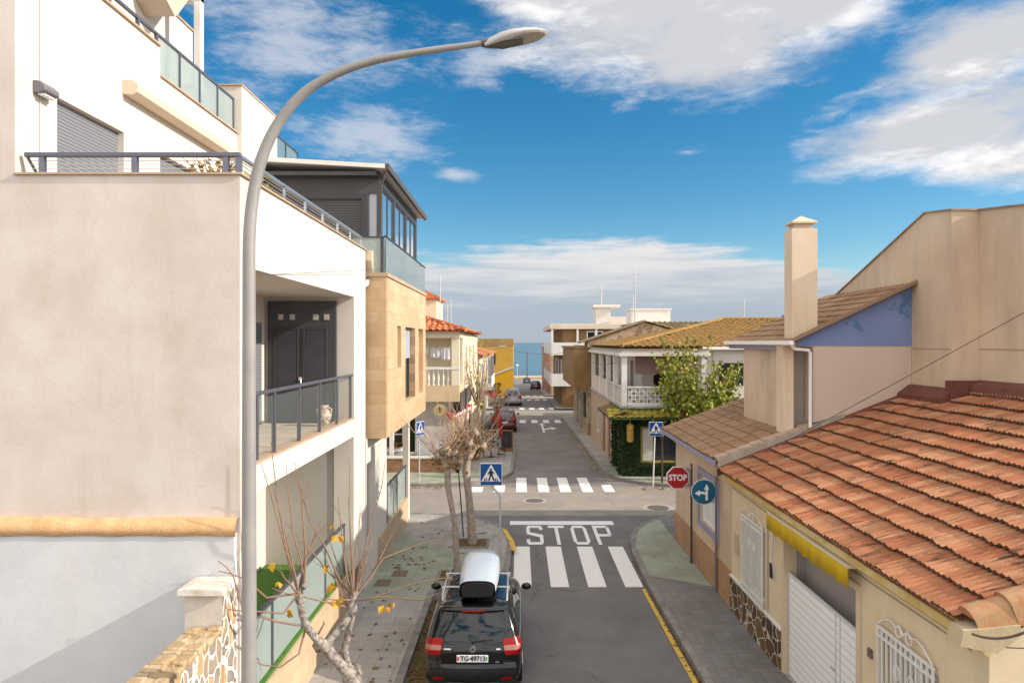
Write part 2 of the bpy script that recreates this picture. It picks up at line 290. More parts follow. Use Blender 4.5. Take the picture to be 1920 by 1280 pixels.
class MB:
    def __init__(s): s.v = []; s.f = []; s.sm = []; s.mi = []
    def add(s, vs, fs, smooth=False, mi=0):
        o = len(s.v); s.v += [tuple(q) for q in vs]
        for f in fs: s.f.append([o + i for i in f]); s.sm.append(smooth); s.mi.append(mi)
        return s
    def quad(s, a, b, c, d, mi=0): return s.add([a, b, c, d], [(0, 1, 2, 3)], False, mi)
    def box(s, x0, x1, y0, y1, z0, z1, mi=0):
        v = [(x, y, z) for z in (z0, z1) for y in (y0, y1) for x in (x0, x1)]
        return s.add(v, [(0, 2, 3, 1), (4, 5, 7, 6), (0, 1, 5, 4), (2, 6, 7, 3), (0, 4, 6, 2), (1, 3, 7, 5)], False, mi)
    def prism(s, poly, axis, a, b, mi=0):
        n = len(poly)
        def pt(p, c): return {'x': (c, p[0], p[1]), 'y': (p[0], c, p[1]), 'z': (p[0], p[1], c)}[axis]
        v = [pt(p, a) for p in poly] + [pt(p, b) for p in poly]
        return s.add(v, [tuple(range(n))[::-1], tuple(range(n, 2 * n))] + [(i, (i + 1) % n, n + (i + 1) % n, n + i) for i in range(n)], False, mi)
    def panel(s, axis, c0, c1, a0, a1, b0, b1, holes=(), mi=0):
        A = sorted({a0, a1} | {min(max(h[k], a0), a1) for h in holes for k in (0, 1)})
        B = sorted({b0, b1} | {min(max(h[k], b0), b1) for h in holes for k in (2, 3)})
        nA, nB = len(A) - 1, len(B) - 1
        def solid(i, j):
            if i < 0 or j < 0 or i >= nA or j >= nB: return False
            ca, cb = (A[i] + A[i + 1]) / 2, (B[j] + B[j + 1]) / 2
            return not any(h[0] < ca < h[1] and h[2] < cb < h[3] for h in holes)
        idx = {}; vs = []; fs = []
        def V(c, i, j):
            k = (c, i, j)
            if k not in idx:
                idx[k] = len(vs); q = (c0 if c == 0 else c1, A[i], B[j])
                vs.append({'x': q, 'y': (q[1], q[0], q[2]), 'z': (q[1], q[2], q[0])}[axis])
            return idx[k]
        for i in range(nA):
            for j in range(nB):
                if not solid(i, j): continue
                for c in (0, 1): fs.append((V(c, i, j), V(c, i + 1, j), V(c, i + 1, j + 1), V(c, i, j + 1)))
                if not solid(i - 1, j): fs.append((V(0, i, j), V(1, i, j), V(1, i, j + 1), V(0, i, j + 1)))
                if not solid(i + 1, j): fs.append((V(0, i + 1, j), V(1, i + 1, j), V(1, i + 1, j + 1), V(0, i + 1, j + 1)))
                if not solid(i, j - 1): fs.append((V(0, i, j), V(1, i, j), V(1, i + 1, j), V(0, i + 1, j)))
                if not solid(i, j + 1): fs.append((V(0, i, j + 1), V(1, i, j + 1), V(1, i + 1, j + 1), V(0, i + 1, j + 1)))
        return s.add(vs, fs, False, mi)
    def tube(s, path, rad, n=6, mi=0, cap=True):
        path = [Vector(p) for p in path]
        if not hasattr(rad, '__len__'): rad = [rad] * len(path)
        vs = []; up = None
        for i, p in enumerate(path):
            t = (path[min(i + 1, len(path) - 1)] - path[max(i - 1, 0)])
            if t.length < 1e-9: t = Vector((0, 0, 1))
            t.normalize()
            if up is None: up = Vector((0, 0, 1)) if abs(t.z) < .9 else Vector((1, 0, 0))
            u = t.cross(up)
            if u.length < 1e-6: u = t.orthogonal()
            u.normalize(); w = u.cross(t).normalized(); up = w
            for k in range(n):
                a = 2 * math.pi * k / n; vs.append(p + (u * math.cos(a) + w * math.sin(a)) * rad[i])
        m = len(path)
        fs = [(i * n + k, i * n + (k + 1) % n, (i + 1) * n + (k + 1) % n, (i + 1) * n + k) for i in range(m - 1) for k in range(n)]
        s.add(vs, fs, True, mi)
        if cap:
            s.add(vs[:n], [tuple(range(n))], False, mi); s.add(vs[-n:], [tuple(range(n))], False, mi)
        return s
    def cyl(s, a, b, r0, r1=None, n=16, mi=0): return s.tube([a, b], [r0, r0 if r1 is None else r1], n, mi)
    def disc(s, c, r, n=24, mi=0, ax='y'):
        pts = []
        for k in range(n):
            a = 2 * math.pi * k / n; p, q = r * math.cos(a), r * math.sin(a)
            pts.append((c[0] + p, c[1], c[2] + q) if ax == 'y' else ((c[0], c[1] + p, c[2] + q) if ax == 'x' else (c[0] + p, c[1] + q, c[2])))
        return s.add(pts, [tuple(range(n))], False, mi)
    def lathe(s, c, prof, n=14, mi=0):
        vs = [(c[0] + r * math.cos(2 * math.pi * k / n), c[1] + r * math.sin(2 * math.pi * k / n), c[2] + z) for r, z in prof for k in range(n)]
        m = len(prof)
        return s.add(vs, [(i * n + k, i * n + (k + 1) % n, (i + 1) * n + (k + 1) % n, (i + 1) * n + k) for i in range(m - 1) for k in range(n)], True, mi)
    def blob(s, c, rx, ry, rz, seed=0, amp=.25, nu=14, nv=9, mi=0):
        rr = random.Random(seed); vs = []
        ph = [(rr.uniform(0, 6), rr.uniform(2, 5), rr.uniform(2, 5)) for _ in range(4)]
        for j in range(nv + 1):
            th = math.pi * j / nv
            for i in range(nu):
                f = 2 * math.pi * i / nu; k = 1 + amp * sum(math.sin(a + b * f + q * th) for a, b, q in ph) / 4 + rr.uniform(-.4, .4) * amp
                b_ = round(1); vs.append((c[0] + rx * k * math.sin(th) * math.cos(f), c[1] + ry * k * math.sin(th) * math.sin(f), c[2] + rz * k * math.cos(th)))
        return s.add(vs, [(j * nu + i, j * nu + (i + 1) % nu, (j + 1) * nu + (i + 1) % nu, (j + 1) * nu + i) for j in range(nv) for i in range(nu)], True, mi)
    def leaf(s, p, size, rr, mi=0, droop=0.0):
        a = Vector((rr.uniform(-1, 1), rr.uniform(-1, 1), rr.uniform(-.8, .5) - droop)).normalized()
        b = a.orthogonal().normalized(); b.rotate(Matrix.Rotation(rr.uniform(0, 6.28), 3, a)); p = Vector(p)
        w = b * size * .42; n = a.cross(b) * size * .12
        return s.add([p, p + a * size * .45 + w + n, p + a * size, p + a * size * .45 - w + n], [(0, 1, 2), (0, 2, 3)], False, mi)
    def tiles(s, o, eu, ev, nu, nv, wu, lv, amp=.03, waves=2, lift=.03, seed=1, seg=8, clip=None, jit=.006, lip=0):
        o = Vector(o); eu = Vector(eu).normalized(); ev = Vector(ev).normalized(); nn = eu.cross(ev).normalized()
        if nn.z < 0: nn = -nn
        rr = random.Random(seed)
        for j in range(nv):
            for i in range(nu):
                if clip and not clip((i + .5) * wu, (j + .5) * lv): continue
                du, dv, dh, tw = rr.uniform(-jit, jit), rr.uniform(-jit, jit) * 2, rr.uniform(0, jit), rr.uniform(-jit, jit)
                lo = []; hi = []; ft = []
                for k in range(seg + 1):
                    t = k / seg; u = (i + t) * wu + du; h = amp * (.5 - .5 * math.cos(2 * math.pi * waves * t))
                    v0 = j * lv + dv + tw * (t - .5)
                    lo.append(o + eu * u + ev * v0 + nn * (h + lift + dh)); hi.append(o + eu * u + ev * ((j + 1) * lv + .03) + nn * (h * .9 + .002))
                    ft.append(o + eu * u + ev * v0 + nn * (h - .018 + lift - .02))
                n = seg + 1
                s.add(lo + hi, [(k, k + 1, n + k + 1, n + k) for k in range(seg)], True)
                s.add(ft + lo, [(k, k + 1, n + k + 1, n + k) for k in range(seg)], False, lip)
        return s
    def build(s, name, mat, parent=None, bevel=0.0, seg=2, loc=None):
        me = bpy.data.meshes.new(name)
        if parent is not None:
            r = parent
            while r.parent: r = r.parent
            off = r.location
        elif loc is not None: off = Vector(loc)
        else:
            xs, ys, zs = zip(*s.v); off = Vector(((min(xs) + max(xs)) / 2, (min(ys) + max(ys)) / 2, min(zs)))
        me.from_pydata([(x - off.x, y - off.y, z - off.z) for x, y, z in s.v], [], s.f)
        for m in (mat if isinstance(mat, (list, tuple)) else [mat]): me.materials.append(m)
        me.polygons.foreach_set('use_smooth', s.sm); me.polygons.foreach_set('material_index', s.mi)
        bm = bmesh.new(); bm.from_mesh(me); bmesh.ops.recalc_face_normals(bm, faces=bm.faces); bm.to_mesh(me); bm.free()
        me.update()
        ob = bpy.data.objects.new(name, me); C.objects.link(ob)
        if parent is not None: ob.parent = parent
        else: ob.location = off
        if bevel:
            bv = ob.modifiers.new('edge', 'BEVEL'); bv.width = bevel; bv.segments = seg; bv.limit_method = 'ANGLE'; bv.angle_limit = R(40)
        return ob

def thing(name, label, cat, loc=(0, 0, 0), group=None):
    o = bpy.data.objects.new(name, None); C.objects.link(o); o.location = loc; o.empty_display_size = .2
    o['label'] = label; o['category'] = cat
    if group: o['group'] = group
    return o
def tag(o, label, cat, group=None, kind=None):
    o['label'] = label; o['category'] = cat
    if group: o['group'] = group
    if kind: o['kind'] = kind
    return o
def struct(name, mb, mat, label=None, cat=None, kind='structure', **k):
    o = mb.build(name, mat, None, **k); o['kind'] = kind
    o['label'] = label or name.replace('_', ' '); o['category'] = cat or name.replace('_', ' ').split(' ')[-1]
    return o
def text_mesh(name, body, size, mat, parent, loc, rot=(R(90), 0, 0), extrude=.003, sx=1.0, bold=0.0):
    cu = bpy.data.curves.new(name, 'FONT'); cu.body = body; cu.size = size; cu.extrude = extrude; cu.align_x = 'CENTER'; cu.align_y = 'CENTER'; cu.offset = bold
    to = bpy.data.objects.new(name + '_curve', cu); C.objects.link(to)
    dg = bpy.context.evaluated_depsgraph_get(); me = bpy.data.meshes.new_from_object(to.evaluated_get(dg))
    bpy.data.objects.remove(to); bpy.data.curves.remove(cu)
    r = parent
    while r.parent: r = r.parent
    me.transform(Matrix.Translation(Vector(loc) - r.location) @ Matrix(((sx, 0, 0, 0), (0, 1, 0, 0), (0, 0, 1, 0), (0, 0, 0, 1))) @ Matrix.Identity(4) if False else
                 Matrix.Translation(Vector(loc) - r.location) @ Matrix.Rotation(rot[2], 4, 'Z') @ Matrix.Rotation(rot[0], 4, 'X') @ Matrix.Diagonal((sx, 1, 1, 1)))
    me.materials.clear(); me.materials.append(mat); me.name = name
    ob = bpy.data.objects.new(name, me); C.objects.link(ob); ob.parent = parent
    return ob
def dup(root, loc, label=None, group=None, rotz=None):
    r = root.copy(); C.objects.link(r); r.location = loc
    if rotz is not None: r.rotation_euler = (0, 0, rotz)
    if label: r['label'] = label
    if group: r['group'] = group
    for ch in list(root.children):
        c = ch.copy(); C.objects.link(c); c.parent = r
        for g in ch.children:
            d = g.copy(); C.objects.link(d); d.parent = c
    return r
def window(parent, axis, c, d, a0, a1, b0, b1, fmat=None, gmat=None, nv=1, nh=0, fw=.06, ft=.05, name='window'):
    """window in a wall plane: axis = wall normal axis, c = front of frame, d = +-1 outward"""
    fmat = fmat or wpvc; gmat = gmat or wglass
    m = MB(); c1 = c - d * ft
    holes = []
    n = nv; w = (a1 - a0 - fw * (n + 1)) / n; hh = (b1 - b0 - fw * (nh + 2)) / (nh + 1)
    for i in range(n):
        for j in range(nh + 1):
            x = a0 + fw + i * (w + fw); z = b0 + fw + j * (hh + fw); holes.append((x, x + w, z, z + hh))
    m.panel(axis, min(c, c1), max(c, c1), a0, a1, b0, b1, holes)
    fr = m.build(name, fmat, parent)
    g = MB(); gc = c - d * ft * .6
    g.panel(axis, min(gc, gc - d * .01), max(gc, gc - d * .01), a0 + fw * .5, a1 - fw * .5, b0 + fw * .5, b1 - fw * .5)
    g.build('pane', gmat, fr)
    return fr
#==BODY==
# ================================================================== GROUND, STREETS, SEA
def strip(xl, xr, ys, dz):
    m = MB(); fl = (lambda y: xl) if not callable(xl) else xl; fr = (lambda y: xr) if not callable(xr) else xr
    v = []
    for y in ys: v += [(fl(y), y, zf(y) + dz), (fr(y), y, zf(y) + dz)]
    return m.add(v, [(2 * i, 2 * i + 1, 2 * i + 3, 2 * i + 2) for i in range(len(ys) - 1)])
YS = [-60, 0, 30, 68, 100, 140, 180, 222]
struct('ground', strip(-900, 900, YS + [228], -.03), earth, 'sandy earth ground under the town', 'ground')
def lerp_tab(tab):
    def f(y):
        for (y0, x0), (y1, x1) in zip(tab, tab[1:]):
            if y <= y1: return x0 + (x1 - x0) * (y - y0) / (y1 - y0)
        return tab[-1][1]
    return f
struct('near_road', strip(-2.4, 3.7, [-30, 0, 12, 25.25], 0.0), asph, 'dark asphalt street running up to the stop line', 'road')
m = MB(); m.quad((-4.2, 25.25, .0), (6.2, 25.25, 0), (3.6, 22.0, 0), (-.4, 22.0, 0)); m.v = [(x, y, .004) for x, y, z in m.v]
struct('near_road_mouth', m, asph, 'dark asphalt mouth of the near street', 'road')
struct('cross_street', strip(-90, 90, [25.25, 30.3], 0.008), asph2, 'worn tan asphalt street crossing the junction', 'road')
struct('far_road', strip(-2.6, lerp_tab([(30, 4.6), (57, 3.9), (90, 3.6), (222, 4.0)]), [30.3, 45, 60, 68, 80, 100, 150, 222], 0.0), asph3, 'grey asphalt street leading down to the sea', 'road')
m = MB(); m.quad((-2.4, 30.3, .004), (7.5, 30.3, .004), (4.5, 32.5, .004), (-.3, 33, .004)); struct('far_road_mouth', m, asph3, 'grey asphalt mouth of the far street', 'road')
struct('second_cross_street', strip(-60, 60, [59.5, 64.6], 0.006), asph2, 'pale asphalt of the second cross street', 'road')
struct('third_cross_street', strip(-60, 60, [85.5, 91.5], 0.006), asph2, 'pale asphalt of the third cross street', 'road')
m = MB(); m.add([(-900, 228, zf(222) - .03), (900, 228, zf(222) - .03), (900, 275, -6.3), (-900, 275, -6.3)], [(0, 1, 2, 3)]); struct('beach', m, sand, 'sandy beach beyond the street end', 'beach')
sea_m = M('sea_water', (.004, .075, .125), (.010, .115, .16), .02, rough=.25, spec=.35, bump=.25, bs=.6)
m = MB(); N_ = [255, 300, 400, 700, 2000, 8000, 40000]
v = []
for y in N_: v += [(-1.2 * y - 400, y, -6.0), (1.2 * y + 400, y, -6.0)]
m.add(v, [(2 * i, 2 * i + 1, 2 * i + 3, 2 * i + 2) for i in range(len(N_) - 1)])
struct('sea', m, sea_m, 'turquoise sea reaching the horizon', 'sea')
m = MB(); m.box(-60, 60, 224, 224.5, -6, zf(222) + .55); tag(m.build('promenade_wall', M('promenade_wall', (.5, .33, .2), (.45, .28, .17), .3)), 'low tan promenade wall along the beach at the street end', 'wall')

def offset_path(path, d):
    out = []
    for i, p in enumerate(path):
        a = Vector(path[max(i - 1, 0)]); b = Vector(path[min(i + 1, len(path) - 1)]); t = (b - a).normalized(); out.append((p[0] + t.y * d, p[1] - t.x * d))
    return out
def bez(p0, p1, p2, n=7):
    return [((1 - t) ** 2 * p0[0] + 2 * t * (1 - t) * p1[0] + t * t * p2[0], (1 - t) ** 2 * p0[1] + 2 * t * (1 - t) * p1[1] + t * t * p2[1]) for t in [i / n for i in range(n + 1)]]
def pavement(path, back, side, name, label, mat=None, slope=False):
    """path = kerb line, back = closing points, side = +1 when pavement lies to the right of travel"""
    inner = offset_path(path, side * .16)
    k = MB(); n = len(path)
    for i in range(n - 1):
        a, b, c_, d_ = path[i], path[i + 1], inner[i + 1], inner[i]
        za, zb = (zf(a[1]), zf(b[1]))
        k.add([(*a, za - .1), (*b, zb - .1), (*c_, zb - .1), (*d_, za - .1), (*a, za + .13), (*b, zb + .13), (*c_, zb + .13), (*d_, za + .13)], [(4, 5, 6, 7), (0, 1, 5, 4), (2, 3, 7, 6)])
    struct('kerb', k, kerb_m, 'concrete kerb of the ' + label, 'kerb')
    p = MB(); poly = inner + back
    p.add([(x, y, zf(y) + .12) for x, y in poly], [tuple(range(len(poly)))])
    struct(name, p, mat or pave_g, label, 'pavement')
LN = [(-2.15, -30), (-2.15, 10), (-2.12, 17.0)] + bez((-2.12, 17.2), (-2.0, 18.1), (-1.2, 18.15), 4) + bez((-1.0, 18.15), (-.28, 18.2), (-.24, 19.2), 4) + [(-.2, 21.2)] + bez((-.2, 21.6), (-.35, 24.9), (-3.4, 25.2), 8) + [(-8, 25.25), (-40, 25.25)]
pavement(LN, [(-40, -30)], -1, 'pavement', 'left pavement with a kerb bulge beside the parked car')
RN = [(3.47, -30), (3.45, 13), (3.36, 17.5), (3.42, 20.4)] + bez((3.44, 20.8), (3.7, 24.4), (6.2, 25.0), 8) + [(9, 25.2), (40, 25.25)]
pavement(RN, [(40, -30)], 1, 'pavement', 'right pavement along the red tiled house', pave_shade)
RF = [(40, 30.3), (8, 30.25)] + bez((6.8, 30.2), (4.4, 30.9), (4.08, 33.6), 8) + [(3.95, 40), (3.62, 57.0)] + bez((3.6, 57.5), (3.6, 59.3), (5.4, 59.5), 5) + [(40, 59.5)]
pavement(RF, [], 1, 'pavement', 'right pavement in front of the ivy covered corner house')
LF = [(-40, 30.3), (-5, 30.3)] + bez((-3.6, 30.4), (-.6, 30.7), (-.26, 33.4), 8) + [(-.2, 37), (-.25, 43.2)] + bez((-.28, 43.6), (-.5, 44.8), (-1.9, 45.1), 4) + [(-2.15, 46), (-2.15, 57.5)] + bez((-2.2, 58), (-2.2, 59.4), (-4, 59.5), 4) + [(-40, 59.5)]
pavement(LF, [], -1, 'pavement', 'left pavement with the terrace beyond the junction')
for ya, yb, l1, l2 in ((64.8, 85.2, 'second', 'second'), (91.8, 220, 'third', 'third')):
    ys_ = [ya] + [y for y in (68, 80, 100, 120, 140, 160, 180, 200) if ya < y < yb] + [yb]
    pavement([(3.45, y) for y in ys_], [(40, y) for y in ys_[::-1]], 1, 'pavement', 'right pavement beyond the %s cross street' % l1)
    pavement([(-2.3, y) for y in ys_], [(-40, y) for y in ys_[::-1]], -1, 'pavement', 'left pavement beyond the %s cross street' % l2)
def green(poly, label):
    m = MB(); m.add([(x, y, .124) for x, y in poly], [tuple(range(len(poly)))]); struct('green_paving', m, pave_v, label, 'paving')
green([(-3.85, 16.6), (-2.3, 16.6), (-2.25, 17.4), (-1.5, 18.35), (-.5, 18.5), (-.42, 20.4), (-2.2, 20.7), (-3.85, 22.4)], 'green paving tiles across the left kerb bulge')
green([(5.0, 17.6), (3.55, 18.4), (3.6, 20.9), (3.95, 22.8), (4.8, 24.2), (5.0, 24.4)], 'green paving tiles at the right corner house')
green([(4.35, 33), (4.3, 35.5), (4.9, 35.2), (4.95, 31.95), (12, 31.95), (12, 30.5), (6.9, 30.45), (5.4, 31.1)], 'green paving tiles before the ivy corner house')
green([(-9, 30.5), (-3.7, 30.55), (-1.2, 31.6), (-.55, 33.2), (-.5, 34.5), (-3, 33.0), (-9, 32.9)], 'green paving tiles before the terrace house')
# gutter of leaf litter beside the parked car
m = MB(); m.add([(-2.13, 4, .004), (-1.72, 4, .004), (-1.75, 17.0, .004), (-2.1, 17.0, .004)], [(0, 1, 2, 3)]); struct('gutter', m, soil_m, 'gutter of leaf litter along the left kerb', 'gutter')
m = MB(); m.add([(3.33, 4, .004), (3.47, 4, .004), (3.45, 13, .004), (3.37, 17.4, .004), (3.24, 17.4, .004), (3.3, 13, .004)], [(0, 1, 2, 3, 4, 5)]); struct('gutter', m, M('gutter_dirt', (.07, .06, .05), (.13, .11, .09), 4, rough=1, bump=.5, bs=30), 'dirty gutter along the right kerb', 'gutter')
# ---- markings
def mark(name, polys, mat, label, z=.014):
    m = MB()
    for p in polys: m.add([(x, y, zf(y) + z) for x, y in p], [tuple(range(len(p)))])
    return struct(name, m, mat, label, 'marking')
def rect(x0, x1, y0, y1): return [(x0, y0), (x1, y0), (x1, y1), (x0, y1)]
mark('stop_line', [rect(-.3, 3.36, 23.95, 24.45)], paint_w, 'white stop line painted across the near street')
def seg(a, b, w): # thick stroke with different x/y widths
    (x0, y0), (x1, y1) = a, b
    return [(x0, y0), (x0 + w, y0), (x1 + w, y1), (x1, y1)]
yb, yt = 21.6, 23.85; s_ = .115; hb = .3
def tx(x0, w):  # letter box
    return x0, x0 + w
S0, S1 = tx(.27, .55); T0, T1 = tx(1.02, .55); O0, O1 = tx(1.78, .54); P0, P1 = tx(2.55, .56)
ym = (yb + yt) / 2
mark('stop_lettering', [
    [(S0 + .06, yt), (S1 - .06, yt), (S1, yt - .25), (S1, yt - .55), (S1 - s_, yt - .55), (S1 - s_, yt - hb), (S0 + s_, yt - hb), (S0 + s_, ym + .3), (S0, ym + .3), (S0, yt - .25)],
    [(S0, ym + .3), (S0 + s_, ym + .3), (S1, ym - .02), (S1, ym - .42), (S1 - s_ , ym - .3), (S0 + .03, ym + .05)],
    [(S1, ym - .42), (S1, yb + .25), (S1 - .06, yb), (S0 + .06, yb), (S0, yb + .25), (S0, yb + .6), (S0 + s_, yb + .6), (S0 + s_, yb + hb), (S1 - s_, yb + hb), (S1 - s_, ym - .3)],
    rect(T0, T1, yt - hb, yt), rect((T0 + T1) / 2 - s_ / 2, (T0 + T1) / 2 + s_ / 2, yb, yt - hb),
    [(O0 + .1, yt), (O1 - .1, yt), (O1 - s_, yt - hb), (O0 + s_, yt - hb)], [(O0 + .1, yb), (O1 - .1, yb), (O1 - s_, yb + hb), (O0 + s_, yb + hb)],
    [(O0 + .1, yb), (O0 + s_, yb + hb), (O0 + s_, yt - hb), (O0 + .1, yt), (O0, yt - .4), (O0, yb + .4)], [(O1 - .1, yb), (O1 - s_, yb + hb), (O1 - s_, yt - hb), (O1 - .1, yt), (O1, yt - .4), (O1, yb + .4)],
    rect(P0, P0 + s_, yb, yt), rect(P0 + s_, P1 - .06, yt - hb, yt), rect(P0 + s_, P1 - .06, ym - .2, ym + .08),
    [(P1 - .06, yt), (P1, yt - .3), (P1, ym + .1), (P1 - .06, ym - .2), (P1 - s_, ym + .08), (P1 - s_, yt - hb)]],
    paint_w, 'white STOP lettering painted on the near street')
mark('near_crossing', [rect(a, a + .48, 17.85, 21.4) for a in (-.13, .85, 1.83)] + [rect(2.8, 3.27, 17.85, 21.4)], paint_w, 'white striped crossing on the near street')
mark('far_crossing', [rect(a, a + .47, 29.2, 32.3) for a in (-.1, .86, 1.8, 2.75)] + [rect(-1.07, -.6, 29.2, 30.6), rect(-2.05, -1.55, 29.2, 30.2), rect(3.7, 4.15, 29.2, 30.7)], paint_w, 'white striped crossing beyond the junction')
for y0, y1, lb in ((54.3, 56.3, 'second'), (65.2, 67.0, 'third'), (80.5, 82.8, 'fourth'), (92.5, 94.5, 'fifth')):
    mark('crossing', [rect(.1 + i * .95, .58 + i * .95, y0, y1) for i in range(4)], paint_w, 'faded white crossing, the %s one up the street' % lb)
mark('turn_arrow', [rect(1.75, 1.9, 48.5, 53.2), [(1.55, 53.0), (2.1, 53.0), (1.82, 54.2)], [(1.9, 50.0), (2.45, 50.6), (2.45, 51.2), (1.9, 50.6)], [(2.45, 50.0), (2.45, 51.8), (2.85, 50.9)]], paint_w, 'white turn arrow painted on the far street')
mark('yellow_line', [[(3.3, -5), (3.41, -5), (3.38, 13), (3.3, 17.7), (3.2, 17.7), (3.27, 13)]], paint_y, 'yellow no parking line along the right kerb')
mark('yellow_line', [[(4.0, 34), (3.88, 34), (3.5, 55), (3.6, 55)]], M('road_paint_yellow_worn', (.33, .25, .1), (.16, .14, .12), 2, .4, .6), 'worn yellow line along the far right kerb')
m = MB(); m.add([(-.21 + .02, 20.6, .136), (-.06, 20.6, .136), (-.14, 21.6, .136), (-.42, 23.0, .136), (-.55, 22.95, .136), (-.3, 21.6, .136)], [(0, 1, 2, 3, 4, 5)]); struct('kerb_paint', m, paint_y, 'yellow paint on the kerb bulge corner', 'marking')
def manhole(x, y, r, label):
    m = MB(); 
    t = thing('manhole_cover', label, 'manhole', (x, y, .014))
    m.add([(x + r * 1.45 * math.cos(i * .2618), y + r * 1.45 * math.sin(i * .2618), .016) for i in range(24)], [tuple(range(24))]); m.build('surround', M('concrete_pale', (.36, .32, .28), (.3, .27, .23), 6), t)
    m = MB(); m.cyl((x, y, .012), (x, y, .022), r, n=24); m.build('lid', M('cast_iron', (.09, .085, .08), (.13, .11, .1), 12, rough=.6, bump=.5, bs=25), t)
manhole(.65, 27.6, .36, 'round iron manhole in the middle of the junction'); manhole(5.4, 26.4, .42, 'dark round manhole in front of the corner house')
m = MB()
for px, py in ((750, 1075), (718, 1092)):
    Y = 6.28 * F / (py - CY); x = (px - CX) * Y / F; m.box(x - .2, x + .2, Y - .25, Y + .25, .118, .130)
struct('utility_covers', m, M('rusty_cover', (.2, .14, .09), (.15, .11, .08), 9), 'square utility covers in the left pavement', 'cover')
# tree pits
def pit(x0, x1, y0, y1):
    m = MB(); m.panel('z', .10, .15, x0 - .08, x1 + .08, y0 - .08, y1 + .08, [(x0, x1, y0, y1)]); struct('tree_pit', m, kerb_m, 'square tree pit edging', 'pit')
    m = MB(); m.box(x0, x1, y0, y1, .05, .132); struct('soil', m, soil_m, 'earth in a square tree pit', 'soil')
pit(-2.1, -1.4, 17.9, 18.75); pit(-1.95, -1.0, 20.95, 21.75); pit(-2.95, -2.2, 9.2, 10.1)
# fallen leaves: loose litter
rr = random.Random(5); m = MB()
def litter(n, x0, x1, y0, y1, z, s=.07):
    for _ in range(n):
        x, y = rr.uniform(x0, x1), rr.uniform(y0, y1); a = rr.uniform(0, 6.28); q = s * rr.uniform(.5, 1.1); w = q * .6
        c_, s1 = math.cos(a), math.sin(a); m.add([(x + c_ * q - s1 * 0, y + s1 * q, z + rr.uniform(0, .02)), (x - s1 * w, y + c_ * w, z + rr.uniform(0, .03)), (x - c_ * q, y - s1 * q, z + rr.uniform(0, .02)), (x + s1 * w, y - c_ * w, z)], [(0, 1, 2, 3)])
litter(900, -2.12, -1.72, 5, 17, .01, .06); litter(60, -3.8, -2.3, 9, 20, .128); litter(45, -3.6, -.6, 18.5, 24, .128, .1); litter(260, 3.3, 3.46, 8, 20, .012, .05)
litter(90, 5.4, 9, 29.6, 30.2, .015, .09); litter(70, -7, -3, 29.5, 30.25, .015, .09); litter(60, -1.9, -1.0, 21, 21.7, .14); litter(40, -2.05, -1.45, 18, 18.7, .14); litter(60, 3.6, 4.1, 33, 50, .014, .09)
struct('fallen_leaves', m, leafb, 'dry brown leaves scattered on pavement and gutter', 'leaves', 'stuff')

